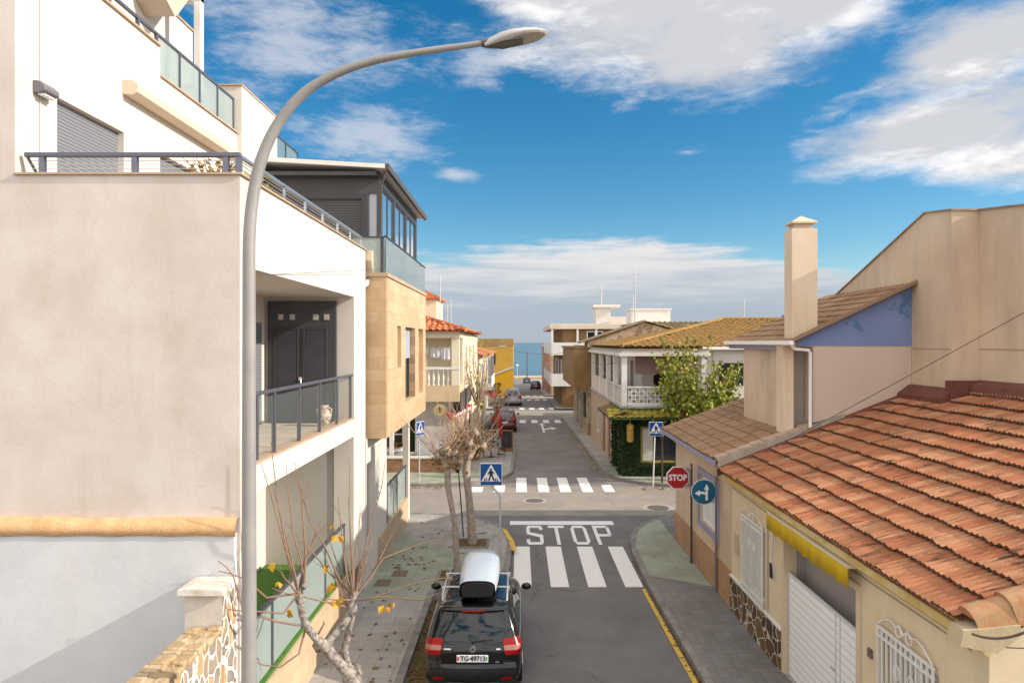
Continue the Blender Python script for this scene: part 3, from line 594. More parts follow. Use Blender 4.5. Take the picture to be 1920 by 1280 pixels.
# ================================================================== LEFT: WHITE APARTMENT BUILDING
def apartment():
    t = thing('apartment_building', 'tall white apartment building with pinkish blank end wall and recessed balcony', 'building', (-8, 12, 0))
    m = MB(); m.prism([(-14, -.5), (-3.9, -.5), (-3.9, 8.74), (-7.05, 8.74), (-7.05, 17), (-14, 17)], 'y', 9.56, 9.80); m.build('end_wall', plast, t)
    # street facade with balcony opening
    m = MB(); m.panel('x', -4.12, -3.9, 9.803, 17.4, 4.18, 8.74, [(10.0, 16.2, 4.60, 7.48)])
    m.box(-6.3, -4.12, 16.2, 16.42, 4.2, 8.5); m.box(-4.37, -3.9, 16.17, 17.4, 1.0, 4.178)
    m.box(-6.2, -6.0, 9.803, 16.2, 1.0, 8.5)
    m.build('facade_wall', whit, t)
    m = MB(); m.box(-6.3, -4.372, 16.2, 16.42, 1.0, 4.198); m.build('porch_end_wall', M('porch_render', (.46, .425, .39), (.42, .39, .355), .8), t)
    m = MB(); m.box(-6.0, -4.12, 9.803, 16.2, 4.2, 4.5); m.build('balcony_floor', M('floor_tiles_cream', (.6, .52, .42), (.55, .47, .38), rough=.5, pat=('brick', 'z', .45, .45, .006, (.4, .34, .27), 0)), t)
    m = MB(); m.box(-6.0, -4.12, 9.803, 16.2, 7.48, 7.7); m.build('balcony_ceiling', whit, t)
    m = MB(); m.box(-4.16, -3.86, 10.003, 16.197, 4.602, 4.63); m.build('balcony_sill', coping, t, bevel=.006)
    # dark double door at the balcony end
    m = MB(); m.box(-5.92, -4.3, 16.10, 16.197, 4.502, 7.38); d = m.build('balcony_door', dgrey2, t, bevel=.008)
    for x0, x1 in ((-5.75, -5.17), (-5.08, -4.5)):
        m = MB(); m.panel('y', 16.065, 16.098, x0, x1, 4.56, 6.75, [(x0 + .05, x1 - .05, 4.62, 6.69)]); m.box(x0 + .058, x1 - .058, 16.068, 16.098, 4.628, 6.682); m.build('door_leaf', dgrey, d, bevel=.006)
    for x, z in [(-5.6, 7.0), (-5.33, 7.0), (-4.78, 7.0), (-4.52, 7.0)]:
        m = MB(); m.box(x - .06, x + .06, 16.085, 16.099, z - .065, z + .065); m.build('door_square', M('door_square', (.5, .46, .42), rough=.3), d)  # row of pale squares across the door head
    m = MB(); m.cyl((-5.125, 16.04, 5.55), (-5.125, 16.1, 5.55), .045); m.tube([(-5.1, 16.04, 5.55), (-5.1, 16.0, 5.52), (-5.1, 16.0, 5.4)], .018); m.build('door_handle', silver, d)
    m = MB(); m.box(-6.0, -5.96, 14.1, 15.85, 4.502, 6.85); m.build('balcony_shutter', shut_m, t)
    # balcony railing
    m = MB(); m.box(-3.99, -3.92, 10.0, 16.195, 5.60, 5.655); r = m.build('balcony_railing', rail_m, t, bevel=.012)
    for y in (10.3, 11.04, 12.3, 13.56, 14.86, 16.05):
        m = MB(); m.box(-3.985, -3.925, y - .03, y + .03, 4.631, 5.598); m.build('railing_post', rail_m, r, bevel=.006)
    m = MB(); m.box(-3.96, -3.948, 10.02, 16.18, 4.68, 5.55); m.build('glass_panel', cglass, r)
    # terrace above
    m = MB(); m.box(-7.05, -4.12, 9.803, 17.4, 8.3, 8.45); m.box(-10, -7.25, 9.803, 19.4, 11.4, 11.6); m.build('terrace_slab', M('terrace_tile', (.42, .32, .24), (.36, .27, .2), 3), t)
    m = MB(); m.box(-7.05, -3.86, 9.52, 9.84, 8.742, 8.775); m.box(-4.16, -3.86, 9.84, 17.44, 8.742, 8.775); m.build('parapet_coping', coping, t, bevel=.006)
    m = MB(); m.box(-6.98, -3.93, 9.63, 9.70, 9.02, 9.085); r = m.build('terrace_railing', M('rail_dark', (.13, .13, .16), rough=.45, metal=.4), t, bevel=.01)
    for x in (-6.73, -5.42, -4.13, -3.95):
        m = MB(); m.box(x - .045, x + .03, 9.635, 9.70, 8.776, 9.018); m.build('railing_post', rail_m, r)
    m = MB()
    for z in (8.86, 8.92, 8.97): m.cyl((-6.9, 9.665, z), (-3.95, 9.665, z), .006, n=5)
    m.build('railing_wires', silver, r)
    m = MB(); m.tube([(-6.95, 9.66, 9.03), (-6.9, 9.8, 8.8)], .02); m.build('railing_brace', rail_m, r)
    m = MB(); m.box(-3.985, -3.925, 9.705, 17.36, 9.02, 9.06); r2 = m.build('terrace_side_railing', silver, t)  # silver in place of dark grey: sunlight put into the rail colour
    for i in range(7):
        y = 10.4 + i * 1.13; m = MB(); m.box(-3.975, -3.935, y - .02, y + .02, 8.776, 9.018); m.build('railing_post', silver, r2)
    m = MB()
    for z in (8.86, 8.93, 8.98): m.cyl((-3.955, 9.72, z), (-3.955, 17.3, z), .008, n=5)
    m.build('railing_wires', silver, r2)
    # penthouse wall
    m = MB(); m.panel('x', -7.25, -7.05, 9.803, 13.43, 8.45, 12.2, [(10.43, 12.2, 8.45, 10.15)]); m.panel('x', -7.25, -7.05, 13.43, 17.1, 8.45, 11.62, [(13.43, 15.2, 8.45, 10.12)])
    m.box(-9.5, -6.93, 17.1, 19.6, 8.0, 12.82)
    m.build('penthouse_wall', whit, t)
    for y0, y1, z1 in ((10.43, 12.2, 10.15), (13.43, 15.2, 10.12)):
        m = MB(); m.box(-7.20, -7.16, y0, y1, 8.45, z1); m.build('roller_shutter', shut_m, t)
    m = MB(); m.box(-7.28, -7.0, 9.84, 13.4, 12.202, 12.24); m.box(-7.28, -7.0, 13.43, 17.09, 11.622, 11.655); m.box(-9.5, -6.9, 17.06, 19.64, 12.822, 12.86); m.build('roof_coping', coping, t)
    m = MB(); m.box(-7.17, -7.11, 9.84, 17.09, 12.46, 12.51); r = m.build('roof_railing', rail_m, t)
    for y in (10.9, 11.9, 12.8): 
        m = MB(); m.box(-7.17, -7.11, y - .03, y + .03, 12.24, 12.46); m.build('railing_post', rail_m, r)
    for i in range(5):
        y = 13.46 + i * .9; m = MB(); m.box(-7.17, -7.11, y - .025, y + .025, 11.656, 12.46); m.build('railing_post', rail_m, r)
        if i < 4: m = MB(); m.box(-7.145, -7.13, y + .04, y + .86, 11.72, 12.44); m.build('glass_panel', fglass, r)
    # rooftop room, pergola and awning
    m = MB(); m.box(-13, -8.4, 11, 17.6, 11.6, 14.4); m.build('roof_room', whit, t)
    m = MB(); m.box(-13, -8.36, 10.96, 17.64, 14.402, 14.45); m.build('roof_room_coping', coping, t)
    m = MB(); m.box(-7.66, -7.5, 16.1, 16.28, 11.6, 16.5); m.box(-10.5, -7.5, 16.1, 16.28, 14.45, 14.7); m.build('pergola', wpaint, t, bevel=.01)
    m = MB(); 
    pr = [(14.95, 15.5), (14.8, 14.1), (14.9, 13.95), (15.35, 13.72), (15.5, 13.85), (16.05, 14.5)]
    m.prism(pr, 'x', -9.3, -7.72); m.build('pergola_awning', M('awning_beige', (.55, .47, .38), (.48, .41, .33), 2, rough=.9), t)
    # folded awning under the roof terrace
    m = MB(); m.prism([(-7.05, 11.08), (-6.86, 11.08), (-6.76, 11.0), (-6.78, 10.86), (-6.88, 10.80), (-7.05, 10.82)], 'y', 12.15, 16.6); m.build('awning_cassette', M('awning_cassette', (.66, .55, .42), (.6, .5, .38), 3, rough=.7), t, bevel=.015)
    m = MB(); m.prism([(-7.05, 10.22), (-6.94, 10.20), (-6.86, 10.13), (-6.86, 10.06), (-6.95, 10.02), (-7.05, 10.02)], 'y', 9.90, 10.22); wl = m.build('wall_light', M('lamp_grey', (.16, .155, .165), rough=.5), t, bevel=.02)
    m = MB(); m.box(-6.99, -6.89, 9.93, 10.19, 10.005, 10.018); m.build('lens', s_white, wl)
    m = MB(); m.cyl((-7.04, 10.05, 8.5), (-7.04, 10.05, 16), .012, n=6); m.build('cable_conduit', M('conduit', (.5, .47, .44)), t)
apartment()

# old whitewashed wall under the ledge and rubble garden wall
t = thing('boundary_wall', 'old whitewashed wall topped by a rough orange mortar ledge below the blank end wall', 'wall', (-8, 9.5, 0))
m = MB(); m.box(-14, -3.93, 9.43, 9.555, -.2, 3.75); m.build('wall', whitb, t)
m = MB(); rr = random.Random(3); n = 90; top = []; 
for i in range(n + 1):
    x = -14 + (14 - 3.9) * i / n; top.append((x, 3.955 + .010 * math.sin(i * .23) + rr.uniform(-.008, .008)))
for i in range(n):
    (xa, za), (xb, zb) = top[i], top[i + 1]; ba, bb = 3.735 + .006 * math.sin(i * .9), 3.735 + .006 * math.sin((i + 1) * .9)
    m.add([(xa, 9.405, ba), (xb, 9.405, bb), (xb, 9.40, (bb + zb) / 2), (xa, 9.40, (ba + za) / 2), (xb, 9.46, zb), (xa, 9.46, za), (xa, 9.46, ba), (xb, 9.46, bb), (xb, 9.565, zb), (xa, 9.565, za)], [(0, 1, 2, 3), (3, 2, 4, 5), (0, 1, 7, 6), (5, 4, 8, 9)], True)
m.build('mortar_ledge', mort, t)
t = thing('garden_wall', 'rubble stone garden wall with white joints and a capped end pillar at the bottom left', 'wall', (-4.1, 6, 0))
m = MB(); m.box(-4.26, -3.9, -2, 9.0, -.2, 2.60); m.build('wall', crazyw, t)
m = MB(); rr = random.Random(4)
y = 8.98
while y > -2:
    L_ = rr.uniform(.10, .24)
    for xa, xb in ((-4.31, -4.31 + rr.uniform(.14, .28)), (-4.02 - rr.uniform(0, .1), -3.87)):
        b = rr.uniform(.045, .075); m.box(xa + rr.uniform(-.015, .015), xb + rr.uniform(-.015, .015), y - L_ + rr.uniform(-.01, .03), y, 2.59, 2.62 + b)
    m.box(-4.2, -3.98, y - L_ + .01, y + .02, 2.595, 2.645 + rr.uniform(0, .03)); y -= L_
m.build('coping', crazyt, t, bevel=.03, seg=3)
m = MB(); m.box(-4.40, -3.903, 9.0, 9.42, -.2, 3.08); pl = m.build('pillar', M('pillar_render', (.58, .52, .46), (.5, .44, .38), 4, bump=.2, bs=20), t)
m = MB(); m.prism([(-4.47, 3.082), (-3.86, 3.082), (-3.86, 3.165), (-4.0, 3.185), (-4.35, 3.185), (-4.47, 3.165)], 'y', 8.92, 9.42); m.build('pillar_cap', M('pillar_cap', (.66, .61, .56), (.55, .45, .36), 6, bump=.4, bs=16), pl, bevel=.012)

m = MB(); m.box(-3.902, -3.89, 9.0, 9.42, -.2, 3.07); m.build('stone_facing', crazyw, pl)
# raised garden floor and front walls with glass fences
m = MB(); m.box(-6.0, -4.07, 9.81, 16.19, .3, 1.14); struct('lawn', m, grass_m, 'bright green artificial lawn of the ground floor terrace', 'lawn')
def front_wall(y0, y1, zt, zr, label, lab2, fringe):
    m = MB(); m.box(-4.06, -3.885, y0, y1, 0.0, zt); w = m.build('front_wall', lowclad, None); tag(w, label, 'wall')
    if fringe:
        g = MB(); rr = random.Random(9)
        g.box(-4.03, -3.93, y0 + .02, y1 - .02, zt + .001, zt + .05)
        gg = g.build('grass_edging', grass_m, None); tag(gg, 'strip of green artificial grass along the top of the near clad wall', 'grass edging')
    t = thing('glass_fence', lab2, 'fence', (-3.98, (y0 + y1) / 2, zt))
    b = zt + (.052 if fringe else .002)
    m = MB(); m.box(-4.02, -3.94, y0 + .02, y1 - .02, zr - .05, zr); m.build('top_rail', M('fence_rail', (.1, .105, .12), rough=.4, metal=.4), t, bevel=.01)
    n = max(2, round((y1 - y0) / 1.5))
    for i in range(n + 1):
        y = y0 + .06 + (y1 - y0 - .12) * i / n; m = MB(); m.box(-4.01, -3.955, y - .025, y + .025, b, zr - .05); m.build('post', rail_m, t)
        if i < n:
            ya = y0 + .06 + (y1 - y0 - .12) * (i + 1) / n; m = MB(); m.box(-3.99, -3.978, y + .03, ya - .03, b + .02, zr - .07); m.build('glass_panel', fglass, t)
front_wall(9.44, 15.6, 1.12, 2.28, 'tan clad front wall below the balcony of the white building', 'frosted glass fence with dark rail below the white balcony', True)
front_wall(18.9, 24.1, .95, 2.1, 'tan clad low wall in front of the travertine clad house', 'frosted glass fence under the overhanging clad upper floor', False)

# urn and plants
def urn():
    x, y, z = -4.42, 15.55, 4.502
    t = thing('urn', 'pale patterned urn standing in the balcony corner', 'urn', (x, y, z))
    m = MB(); m.lathe((x, y, z), [(.0, 0), (.11, 0), (.09, .05), (.15, .15), (.165, .26), (.11, .36), (.08, .41), (.105, .47), (.09, .47), (.0, .45)], 16)
    m.build('body', M('urn_ceramic', (.62, .56, .48), (.33, .2, .12), 14, .45, .55, rough=.5, obj=True), t)
    m = MB(); m.tube([(x - .09, y, z + .42), (x - .17, y, z + .38), (x - .15, y, z + .28)], .016); m.tube([(x + .09, y, z + .42), (x + .17, y, z + .38), (x + .15, y, z + .28)], .016); m.build('handle', M('urn_handle', (.6, .52, .42)), t)
urn()
def shrub(name, label, x, y, z, h, n, spread, seed, lm, lsize=.07, pot=True):
    rr = random.Random(seed); t = thing(name, label, 'plant', (x, y, z))
    if pot:
        m = MB(); m.lathe((x, y, z), [(0, 0), (.11, 0), (.15, .22), (.13, .22), (0, .2)], 12); m.build('pot', M('pot_clay', (.42, .18, .1), (.36, .15, .08), 9, obj=True), t)
    s = MB(); l = MB()
    for i in range(n):
        a = rr.uniform(0, 6.28); q = rr.uniform(.3, 1) * spread; hh = h * rr.uniform(.6, 1)
        pts = [Vector((x, y, z + (.2 if pot else 0))), Vector((x + math.cos(a) * q * .4, y + math.sin(a) * q * .4, z + hh * .6)), Vector((x + math.cos(a) * q, y + math.sin(a) * q, z + hh))]
        s.tube(pts, [.012, .008, .004], 4)
        for k in range(8):
            f = rr.uniform(.3, 1); p = pts[0].lerp(pts[1], f / .5) if f < .5 else pts[1].lerp(pts[2], (f - .5) / .5); l.leaf(p, lsize * rr.uniform(.6, 1.2), rr)
    s.build('stems', twig_m, t); l.build('leaves', lm, t)
shrub('terrace_plant', 'thin spreading plant with yellow leaves behind the front terrace railing', -4.5, 10.0, 8.452, .72, 26, .5, 11, leafy, .075)
shrub('terrace_plant', 'bushy yellow plant at the corner of the terrace railing behind the lamp post', -4.22, 10.9, 8.452, .66, 30, .28, 12, leafl, .11)
shrub('terrace_plant', 'small plant with reddish pot midway along the terrace railing', -4.3, 13.6, 8.452, .5, 9, .16, 13, leafb, .05)

# ================================================================== LEFT: CLAD HOUSE WITH GREY PENTHOUSE
def clad_house():
    t = thing('clad_house', 'house with travertine clad overhanging box and anthracite glazed penthouse', 'building', (-6, 21, 0))
    m = MB(); m.panel('x', -3.62, -3.4, 17.77, 25.0, 3.93, 8.1, [(19.2, 19.8, 5.68, 6.87), (20.55, 22.5, 4.62, 6.87), (23.25, 24.35, 4.62, 6.87)]); m.build('clad_wall', clad, t)
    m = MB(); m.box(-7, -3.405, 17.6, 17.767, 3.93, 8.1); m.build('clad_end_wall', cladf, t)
    m = MB(); m.box(-7, -3.62, 17.77, 24.98, 3.93, 4.1); m.box(-7, -3.62, 24.8, 25, 4.1, 8.1); m.build('soffit', whit, t)
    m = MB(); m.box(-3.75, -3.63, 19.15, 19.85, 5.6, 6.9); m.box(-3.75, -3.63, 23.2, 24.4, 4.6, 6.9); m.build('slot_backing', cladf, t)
    w = window(t, 'x', -3.6, 1, 20.55, 22.5, 4.62, 6.87, dgrey, wglass, 2, 0, .05, .06)
    m = MB(); m.box(-3.585, -3.57, 20.6, 22.45, 5.9, 6.85); m.build('shutter', M('shutter_pale', (.36, .37, .42), pat=('wave', 'z', 16, (.35, .36, .4), .3)), w)
    m = MB(); m.box(-7.5, -3.36, 17.56, 25.04, 8.102, 8.2); m.build('terrace_slab', coping, t)
    m = MB(); m.prism([(17.45, 8.5), (17.65, 8.1), (17.65, 8.75), (17.45, 8.75)], 'x', -4.9, -3.75); m.build('eaves_block', M('eaves_tan', (.62, .5, .36)), t)
    g = MB(); g.box(-3.44, -3.425, 17.66, 24.96, 8.203, 9.12); gg = g.build('glass_guard', tglass, t)
    m = MB(); m.box(-3.46, -3.405, 17.6, 25.0, 9.122, 9.16); m.build('guard_rail', dgrey, gg)
    g = MB(); g.box(-4.3, -3.46, 17.64, 17.655, 8.203, 9.1); gg2 = g.build('glass_guard', fglass, t)
    m = MB(); m.box(-4.35, -3.465, 17.62, 17.68, 9.102, 9.14); m.box(-3.56, -3.48, 17.62, 17.68, 8.203, 9.1); m.box(-4.4, -4.3, 17.62, 17.68, 8.203, 9.1); m.build('guard_rail', dgrey, gg2)
    # penthouse
    m = MB(); m.panel('y', 18.3, 18.45, -9, -3.72, 8.2, 10.95, [(-5.75, -4.2, 8.2, 10.25), (-4.02, -3.8, 8.2, 10.4)]); m.build('penthouse_front', dgrey2, t)
    m = MB(); m.box(-5.75, -4.2, 18.38, 18.42, 8.2, 10.25); m.build('louvre_shutter', shut_d, t)
    m = MB(); m.box(-4.02, -3.8, 18.37, 18.39, 8.22, 10.4); m.build('side_light', M('side_light', (.45, .45, .5), rough=.1, spec=.8), t)
    m = MB(); m.panel('x', -3.86, -3.72, 18.453, 25.0, 8.2, 10.95, [(18.7, 20.4, 9.25, 10.65), (20.65, 22.5, 9.25, 10.65), (22.75, 24.7, 9.25, 10.65)]); m.build('penthouse_side', dgrey, t)
    for a, b in ((18.7, 20.4), (20.65, 22.5), (22.75, 24.7)):
        window(t, 'x', -3.74, 1, a, b, 9.25, 10.65, dgrey, M('sky_glass', (.75, .85, .92), rough=.04, spec=1.0, metal=.95), 2, 0, .045, .04, 'penthouse_window')
    m = MB(); m.prism([(-9, 11.28), (-3.5, 10.97), (-3.5, 11.08), (-9, 11.40)], 'y', 17.9, 25.3); m.build('penthouse_roof', wpaint, t)
    m = MB(); m.box(-3.497, -3.40, 17.9, 25.35, 10.93, 11.09); m.tube([(-3.55, 18.1, 10.93), (-3.58, 18.15, 10.75), (-3.66, 18.2, 10.6), (-3.66, 18.2, 9.3)], .035); m.build('gutter', M('gutter_brown', (.09, .07, .06), rough=.4), t)
    m = MB(); m.box(-7, -3.75, 17.95, 25.2, 10.80, 10.90); m.build('penthouse_ceiling', dgrey, t)
    # ground floor
    m = MB(); m.panel('x', -4.1, -3.9, 17.5, 20.2, 0.0, 3.93, [(17.55, 18.35, 1.0, 3.28)]); m.box(-7, -4.1, 20.0, 20.2, 0, 3.93); m.build('ground_wall', whit, t)
    m = MB(); m.box(-4.1, -3.9, 24.2, 24.5, 0, 3.93); m.build('porch_column', whit, t)
    m = MB(); m.box(-4.08, -4.03, 17.55, 18.35, 1.0, 3.28); d = m.build('entrance_door', M('door_grey', (.42, .38, .35), (.38, .34, .32), 2), t)
    m = MB(); m.cyl((-4.03, 17.65, 2.1), (-3.98, 17.65, 2.1), .03); m.build('handle', silver, d)
    m = MB(); m.box(-6.9, -4.1, 20.2, 24.6, .0, .95); m.build('porch_floor', coping, t)
    m = MB(); m.tube([(-3.86, 17.45, 7.98), (-3.86, 17.42, 7.9), (-3.98, 17.42, 7.8), (-4.0, 17.45, 7.6), (-4.0, 17.45, 7.2)], .05, 8); m.build('downpipe', wpvc, t)
    # rear roof terrace
    g = MB(); g.box(-7.12, -7.1, 19.7, 21.9, 11.35, 12.45); gr = g.build('rear_glass_guard', tglass, t); m = MB(); m.box(-7.14, -7.08, 19.64, 21.95, 12.452, 12.5)
    for y in (19.66, 20.8, 21.9): m.box(-7.14, -7.08, y - .03, y + .03, 11.3, 12.452)
    m.build('guard_rail', dgrey, gr)
clad_house()
# ================================================================== LEFT: TERRACE HOUSE ACROSS THE JUNCTION
def hip_roof(t, name, mat, x0, x1, y0, y1, z, slope, wu=.3, lv=.4, amp=.06, hips='south west', ridge_h=None, seed=1):
    """four-sided tiled roof over the rectangle; eaves at height z"""
    w = min(x1 - x0, y1 - y0) / 2; hz = w * slope
    m = MB(); cs, sn = 1 / math.hypot(1, slope), slope / math.hypot(1, slope)
    def side(o, eu, inx, length, sd):
        L_ = w / cs; nu, nv = int(length / wu), max(1, int(L_ / lv))
        def clip(u, v): return v * cs < u + .1 and v * cs < length - u + .1
        m.tiles(o, eu, Vector(inx) * cs + Vector((0, 0, sn)), nu, nv, length / nu, L_ / nv, amp, 1, .03, sd, 6, clip)
    side((x0, y0, z), (1, 0, 0), (0, 1, 0), x1 - x0, seed); side((x0, y0, z), (0, 1, 0), (1, 0, 0), y1 - y0, seed + 1)
    side((x1, y0, z), (0, 1, 0), (-1, 0, 0), y1 - y0, seed + 2); side((x0, y1, z), (1, 0, 0), (0, -1, 0), x1 - x0, seed + 3)
    # under-deck
    if x1 - x0 <= y1 - y0: r0, r1 = ((x0 + x1) / 2, y0 + w), ((x0 + x1) / 2, y1 - w)
    else: r0, r1 = (x0 + w, (y0 + y1) / 2), (x1 - w, (y0 + y1) / 2)
    v = [(x0, y0, z - .03), (x1, y0, z - .03), (x1, y1, z - .03), (x0, y1, z - .03), (*r0, z + hz - .03), (*r1, z + hz - .03)]
    if x1 - x0 <= y1 - y0: fs = [(0, 1, 4), (1, 2, 5, 4), (2, 3, 5), (3, 0, 4, 5), (0, 1, 2, 3)]
    else: fs = [(0, 1, 5, 4), (1, 2, 5), (2, 3, 4, 5), (3, 0, 4), (0, 1, 2, 3)]
    m.add(v, fs)
    r = m.build(name, mat, t)
    rm = MB()
    pr = [(x0, y0, r0), (x1, y0, r0 if x1 - x0 <= y1 - y0 else r1)]
    for xx, yy, rr_ in pr: rm.tube([(xx, yy, z + .04), (rr_[0], rr_[1], z + hz + .05)], .1, 8)
    rm.tube([(*r0, z + hz + .05), (*r1, z + hz + .05)], .1, 8)
    rm.build('ridge_caps', mat, r); return r

def baluster(m, x, y, z, h): m.lathe((x, y, z), [(.05, 0), (.05, .06), (.03, .1), (.06, h * .35), (.055, h * .45), (.028, h * .75), (.05, h * .9), (.05, h)], 8)

def terrace_house():
    t = thing('terrace_house', 'cream house with orange tiled hip roof, white balustrade balcony and red awning', 'house', (-6, 41, 0))
    m = MB(); m.panel('x', -3.12, -2.9, 35.8, 48, 0.12, 6.9, [(37.6, 38.7, 4.5, 6.2), (40.2, 41.3, 4.5, 6.2), (43.5, 44.8, 3.9, 6.2), (36.6, 39, .14, 2.5), (40, 42.4, .14, 2.5)])
    m.box(-9, -3.12, 35.6, 35.8, .12, 6.9); m.box(-9, -2.9, 48, 48.2, .12, 6.9); m.build('wall', creamw, t)
    for a, b, z0, z1 in ((37.6, 38.7, 4.5, 6.2), (40.2, 41.3, 4.5, 6.2), (43.5, 44.8, 3.9, 6.2)): window(t, 'x', -3.0, 1, a, b, z0, z1, wpvc, wglass, 2)
    for a, b in ((36.6, 39), (40, 42.4)): window(t, 'x', -3.0, 1, a, b, .14, 2.5, M('shop_frame', (.25, .1, .05), rough=.5), wglass, 2, 0, name='shop_front')
    # balcony over the corner
    b = MB(); b.box(-9, -2.9, 33.5, 35.6, 3.5, 3.62); b.box(-9, -2.9, 33.5, 33.65, 3.62, 4.3); b.box(-3.05, -2.9, 33.65, 35.8, 3.62, 4.3); b.build('balcony_parapet', M('render_tan', (.56, .40, .24), (.62, .47, .3), 1, streak=.3, scol=(.45, .33, .1), sscale=(3, 3, .5)), t)
    b = MB(); b.box(-9, -2.88, 33.48, 33.67, 5.08, 5.2); rl = b.build('balustrade', wpaint, t)
    for i in range(13):
        b = MB(); baluster(b, -3.45 - i * .24, 33.57, 4.301, .78); b.build('baluster', wpaint, rl)
    b = MB(); b.box(-3.28, -2.9, 33.5, 33.85, 4.301, 6.62); b.build('column', creamw, t); b = MB(); b.box(-3.28, -2.92, 35.35, 35.6, 4.301, 6.62); b.build('column', creamw, t)
    b = MB(); b.box(-9, -2.86, 33.44, 33.75, 6.621, 6.95); b.box(-3.2, -2.86, 33.75, 35.8, 6.621, 6.95); b.build('beam', M('beam_cream', (.68, .58, .43), (.6, .5, .36), 2), t)
    b = MB(); b.box(-9, -3.2, 33.75, 35.6, 6.75, 6.9); b.build('balcony_ceiling', creamw, t)
    hip_roof(t, 'roof', tile_s, -9.4, -2.55, 33.2, 48.4, 6.98, .30, .3, .42, .07, seed=3)
    b = MB(); b.box(-6.2, -4.45, 37, 40, 6.9, 8.75); b.build('stair_tower', creamw, t)
    b = MB(); b.prism([(-6.4, 8.76), (-4.25, 8.76), (-4.25, 8.86), (-5.3, 9.35), (-6.4, 8.86)], 'y', 36.8, 40.2); b.build('tower_roof', tile_s, t)
    b = MB(); b.cyl((-4.2, 36.6, 7.2), (-4.2, 36.6, 10.0), .03, n=6); b.tube([(-4.5, 36.6, 8.6), (-4.2, 36.6, 8.6), (-3.9, 36.6, 8.7)], .015, 5); b.tube([(-4.6, 36.6, 9.4), (-3.9, 36.6, 9.4)], .012, 5); b.build('antenna', galv, t)
    b = MB(); b.cyl((-3.75, 38, 7), (-3.75, 38, 8.8), .025, n=6); b.cyl((-4.05, 39, 7), (-4.05, 39, 8.6), .025, n=6); b.build('vent_pipes', galv, t)
    # ground floor under the balcony
    b = MB(); b.panel('y', 35.0, 35.2, -9, -3.3, .12, 3.5, [(-6.9, -5.9, 1.0, 2.4), (-5.7, -5.3, .8, 2.5)]); b.build('porch_wall', M('porch_white', (.66, .63, .6), (.6, .57, .54), 2), t)
    window(t, 'y', 35.05, -1, -6.9, -5.9, 1.0, 2.4, wpvc, wglass, 2, 1)
    b = MB(); b.box(-5.7, -5.3, 35.1, 35.15, .8, 2.5); b.build('porch_door', ivy, t)
    b = MB(); b.box(-6.35, -6.15, 33.6, 33.8, .8, 3.5); b.build('porch_column', wpaint, t)
    b = MB(); b.box(-7, -3.4, 33.05, 33.3, .12, .78); b.build('brick_front_wall', M('brick_brown', (.26, .13, .06), (.34, .19, .1), rough=.9, pat=('brick', 'y', .3, .12, .012, (.2, .12, .08), .5)), t)
    b = MB(); b.box(-7, -3.38, 33.02, 33.36, .782, .86); b.build('wall_coping', M('coping_pale', (.62, .58, .5)), t)
    b = MB(); b.box(-5.05, -3.45, 33.9, 34.0, .13, 2.25); b.build('white_panel', M('panel_white', (.74, .71, .68), (.68, .65, .62), 3), t)
    b = MB(); b.cyl((-3.85, 33.42, 3.1), (-3.85, 33.48, 3.1), .28, n=20); s = b.build('round_sign', M('sign_gold', (.55, .42, .17), (.45, .33, .12), 6), t)
    b = MB(); b.box(-3.87, -3.83, 33.40, 33.42, 2.95, 3.27); b.box(-3.95, -3.75, 33.40, 33.42, 3.14, 3.18); b.box(-3.97, -3.73, 33.40, 33.42, 3.02, 3.05); b.build('sign_mark', s_black, s)
    b = MB(); b.box(-2.897, -2.82, 33.7, 41, 2.98, 3.9); b.build('dark_fascia', M('fascia_dark', (.06, .052, .05), (.09, .08, .075), 3), t)
    pa, pb = Vector((-3.32, 33.2, 0)), Vector((-2.70, 38.4, 0)); d_ = (pb - pa).normalized(); nrm = Vector((d_.y, -d_.x, 0))
    b = MB(); q = lambda f, o, z: pa + (pb - pa) * f + nrm * o + Vector((0, 0, z))
    b.add([q(0, 0, 2.62), q(1, 0, 2.62), q(1, .1, 2.62), q(0, .1, 2.62), q(0, -.25, 2.98), q(1, -.25, 2.98), q(1, .1, 2.92), q(0, .1, 2.92)], [(0, 1, 2, 3), (4, 5, 6, 7), (0, 1, 5, 4), (2, 3, 7, 6), (0, 3, 7, 4), (1, 2, 6, 5)]); aw = b.build('red_awning', M('awning_red', (.42, .035, .03), (.34, .03, .03), 3), t)
    b = MB()
    for i in range(9): b.add([q(.06 + i * .1, .104, 2.68), q(.13 + i * .1, .104, 2.68), q(.13 + i * .1, .104, 2.86), q(.06 + i * .1, .104, 2.86)], [(0, 1, 2, 3)])
    b.build('awning_lettering', s_white, aw)
    b = MB(); b.box(-3.25, -3.2, 33.2, 34.0, 1.6, 2.55); b.build('yellow_banner', M('banner_yellow', (.55, .4, .05), (.4, .25, .1), 6), t)
    # open rooms read dark behind the porch
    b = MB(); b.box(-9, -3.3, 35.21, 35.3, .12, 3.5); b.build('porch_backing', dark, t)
terrace_house()
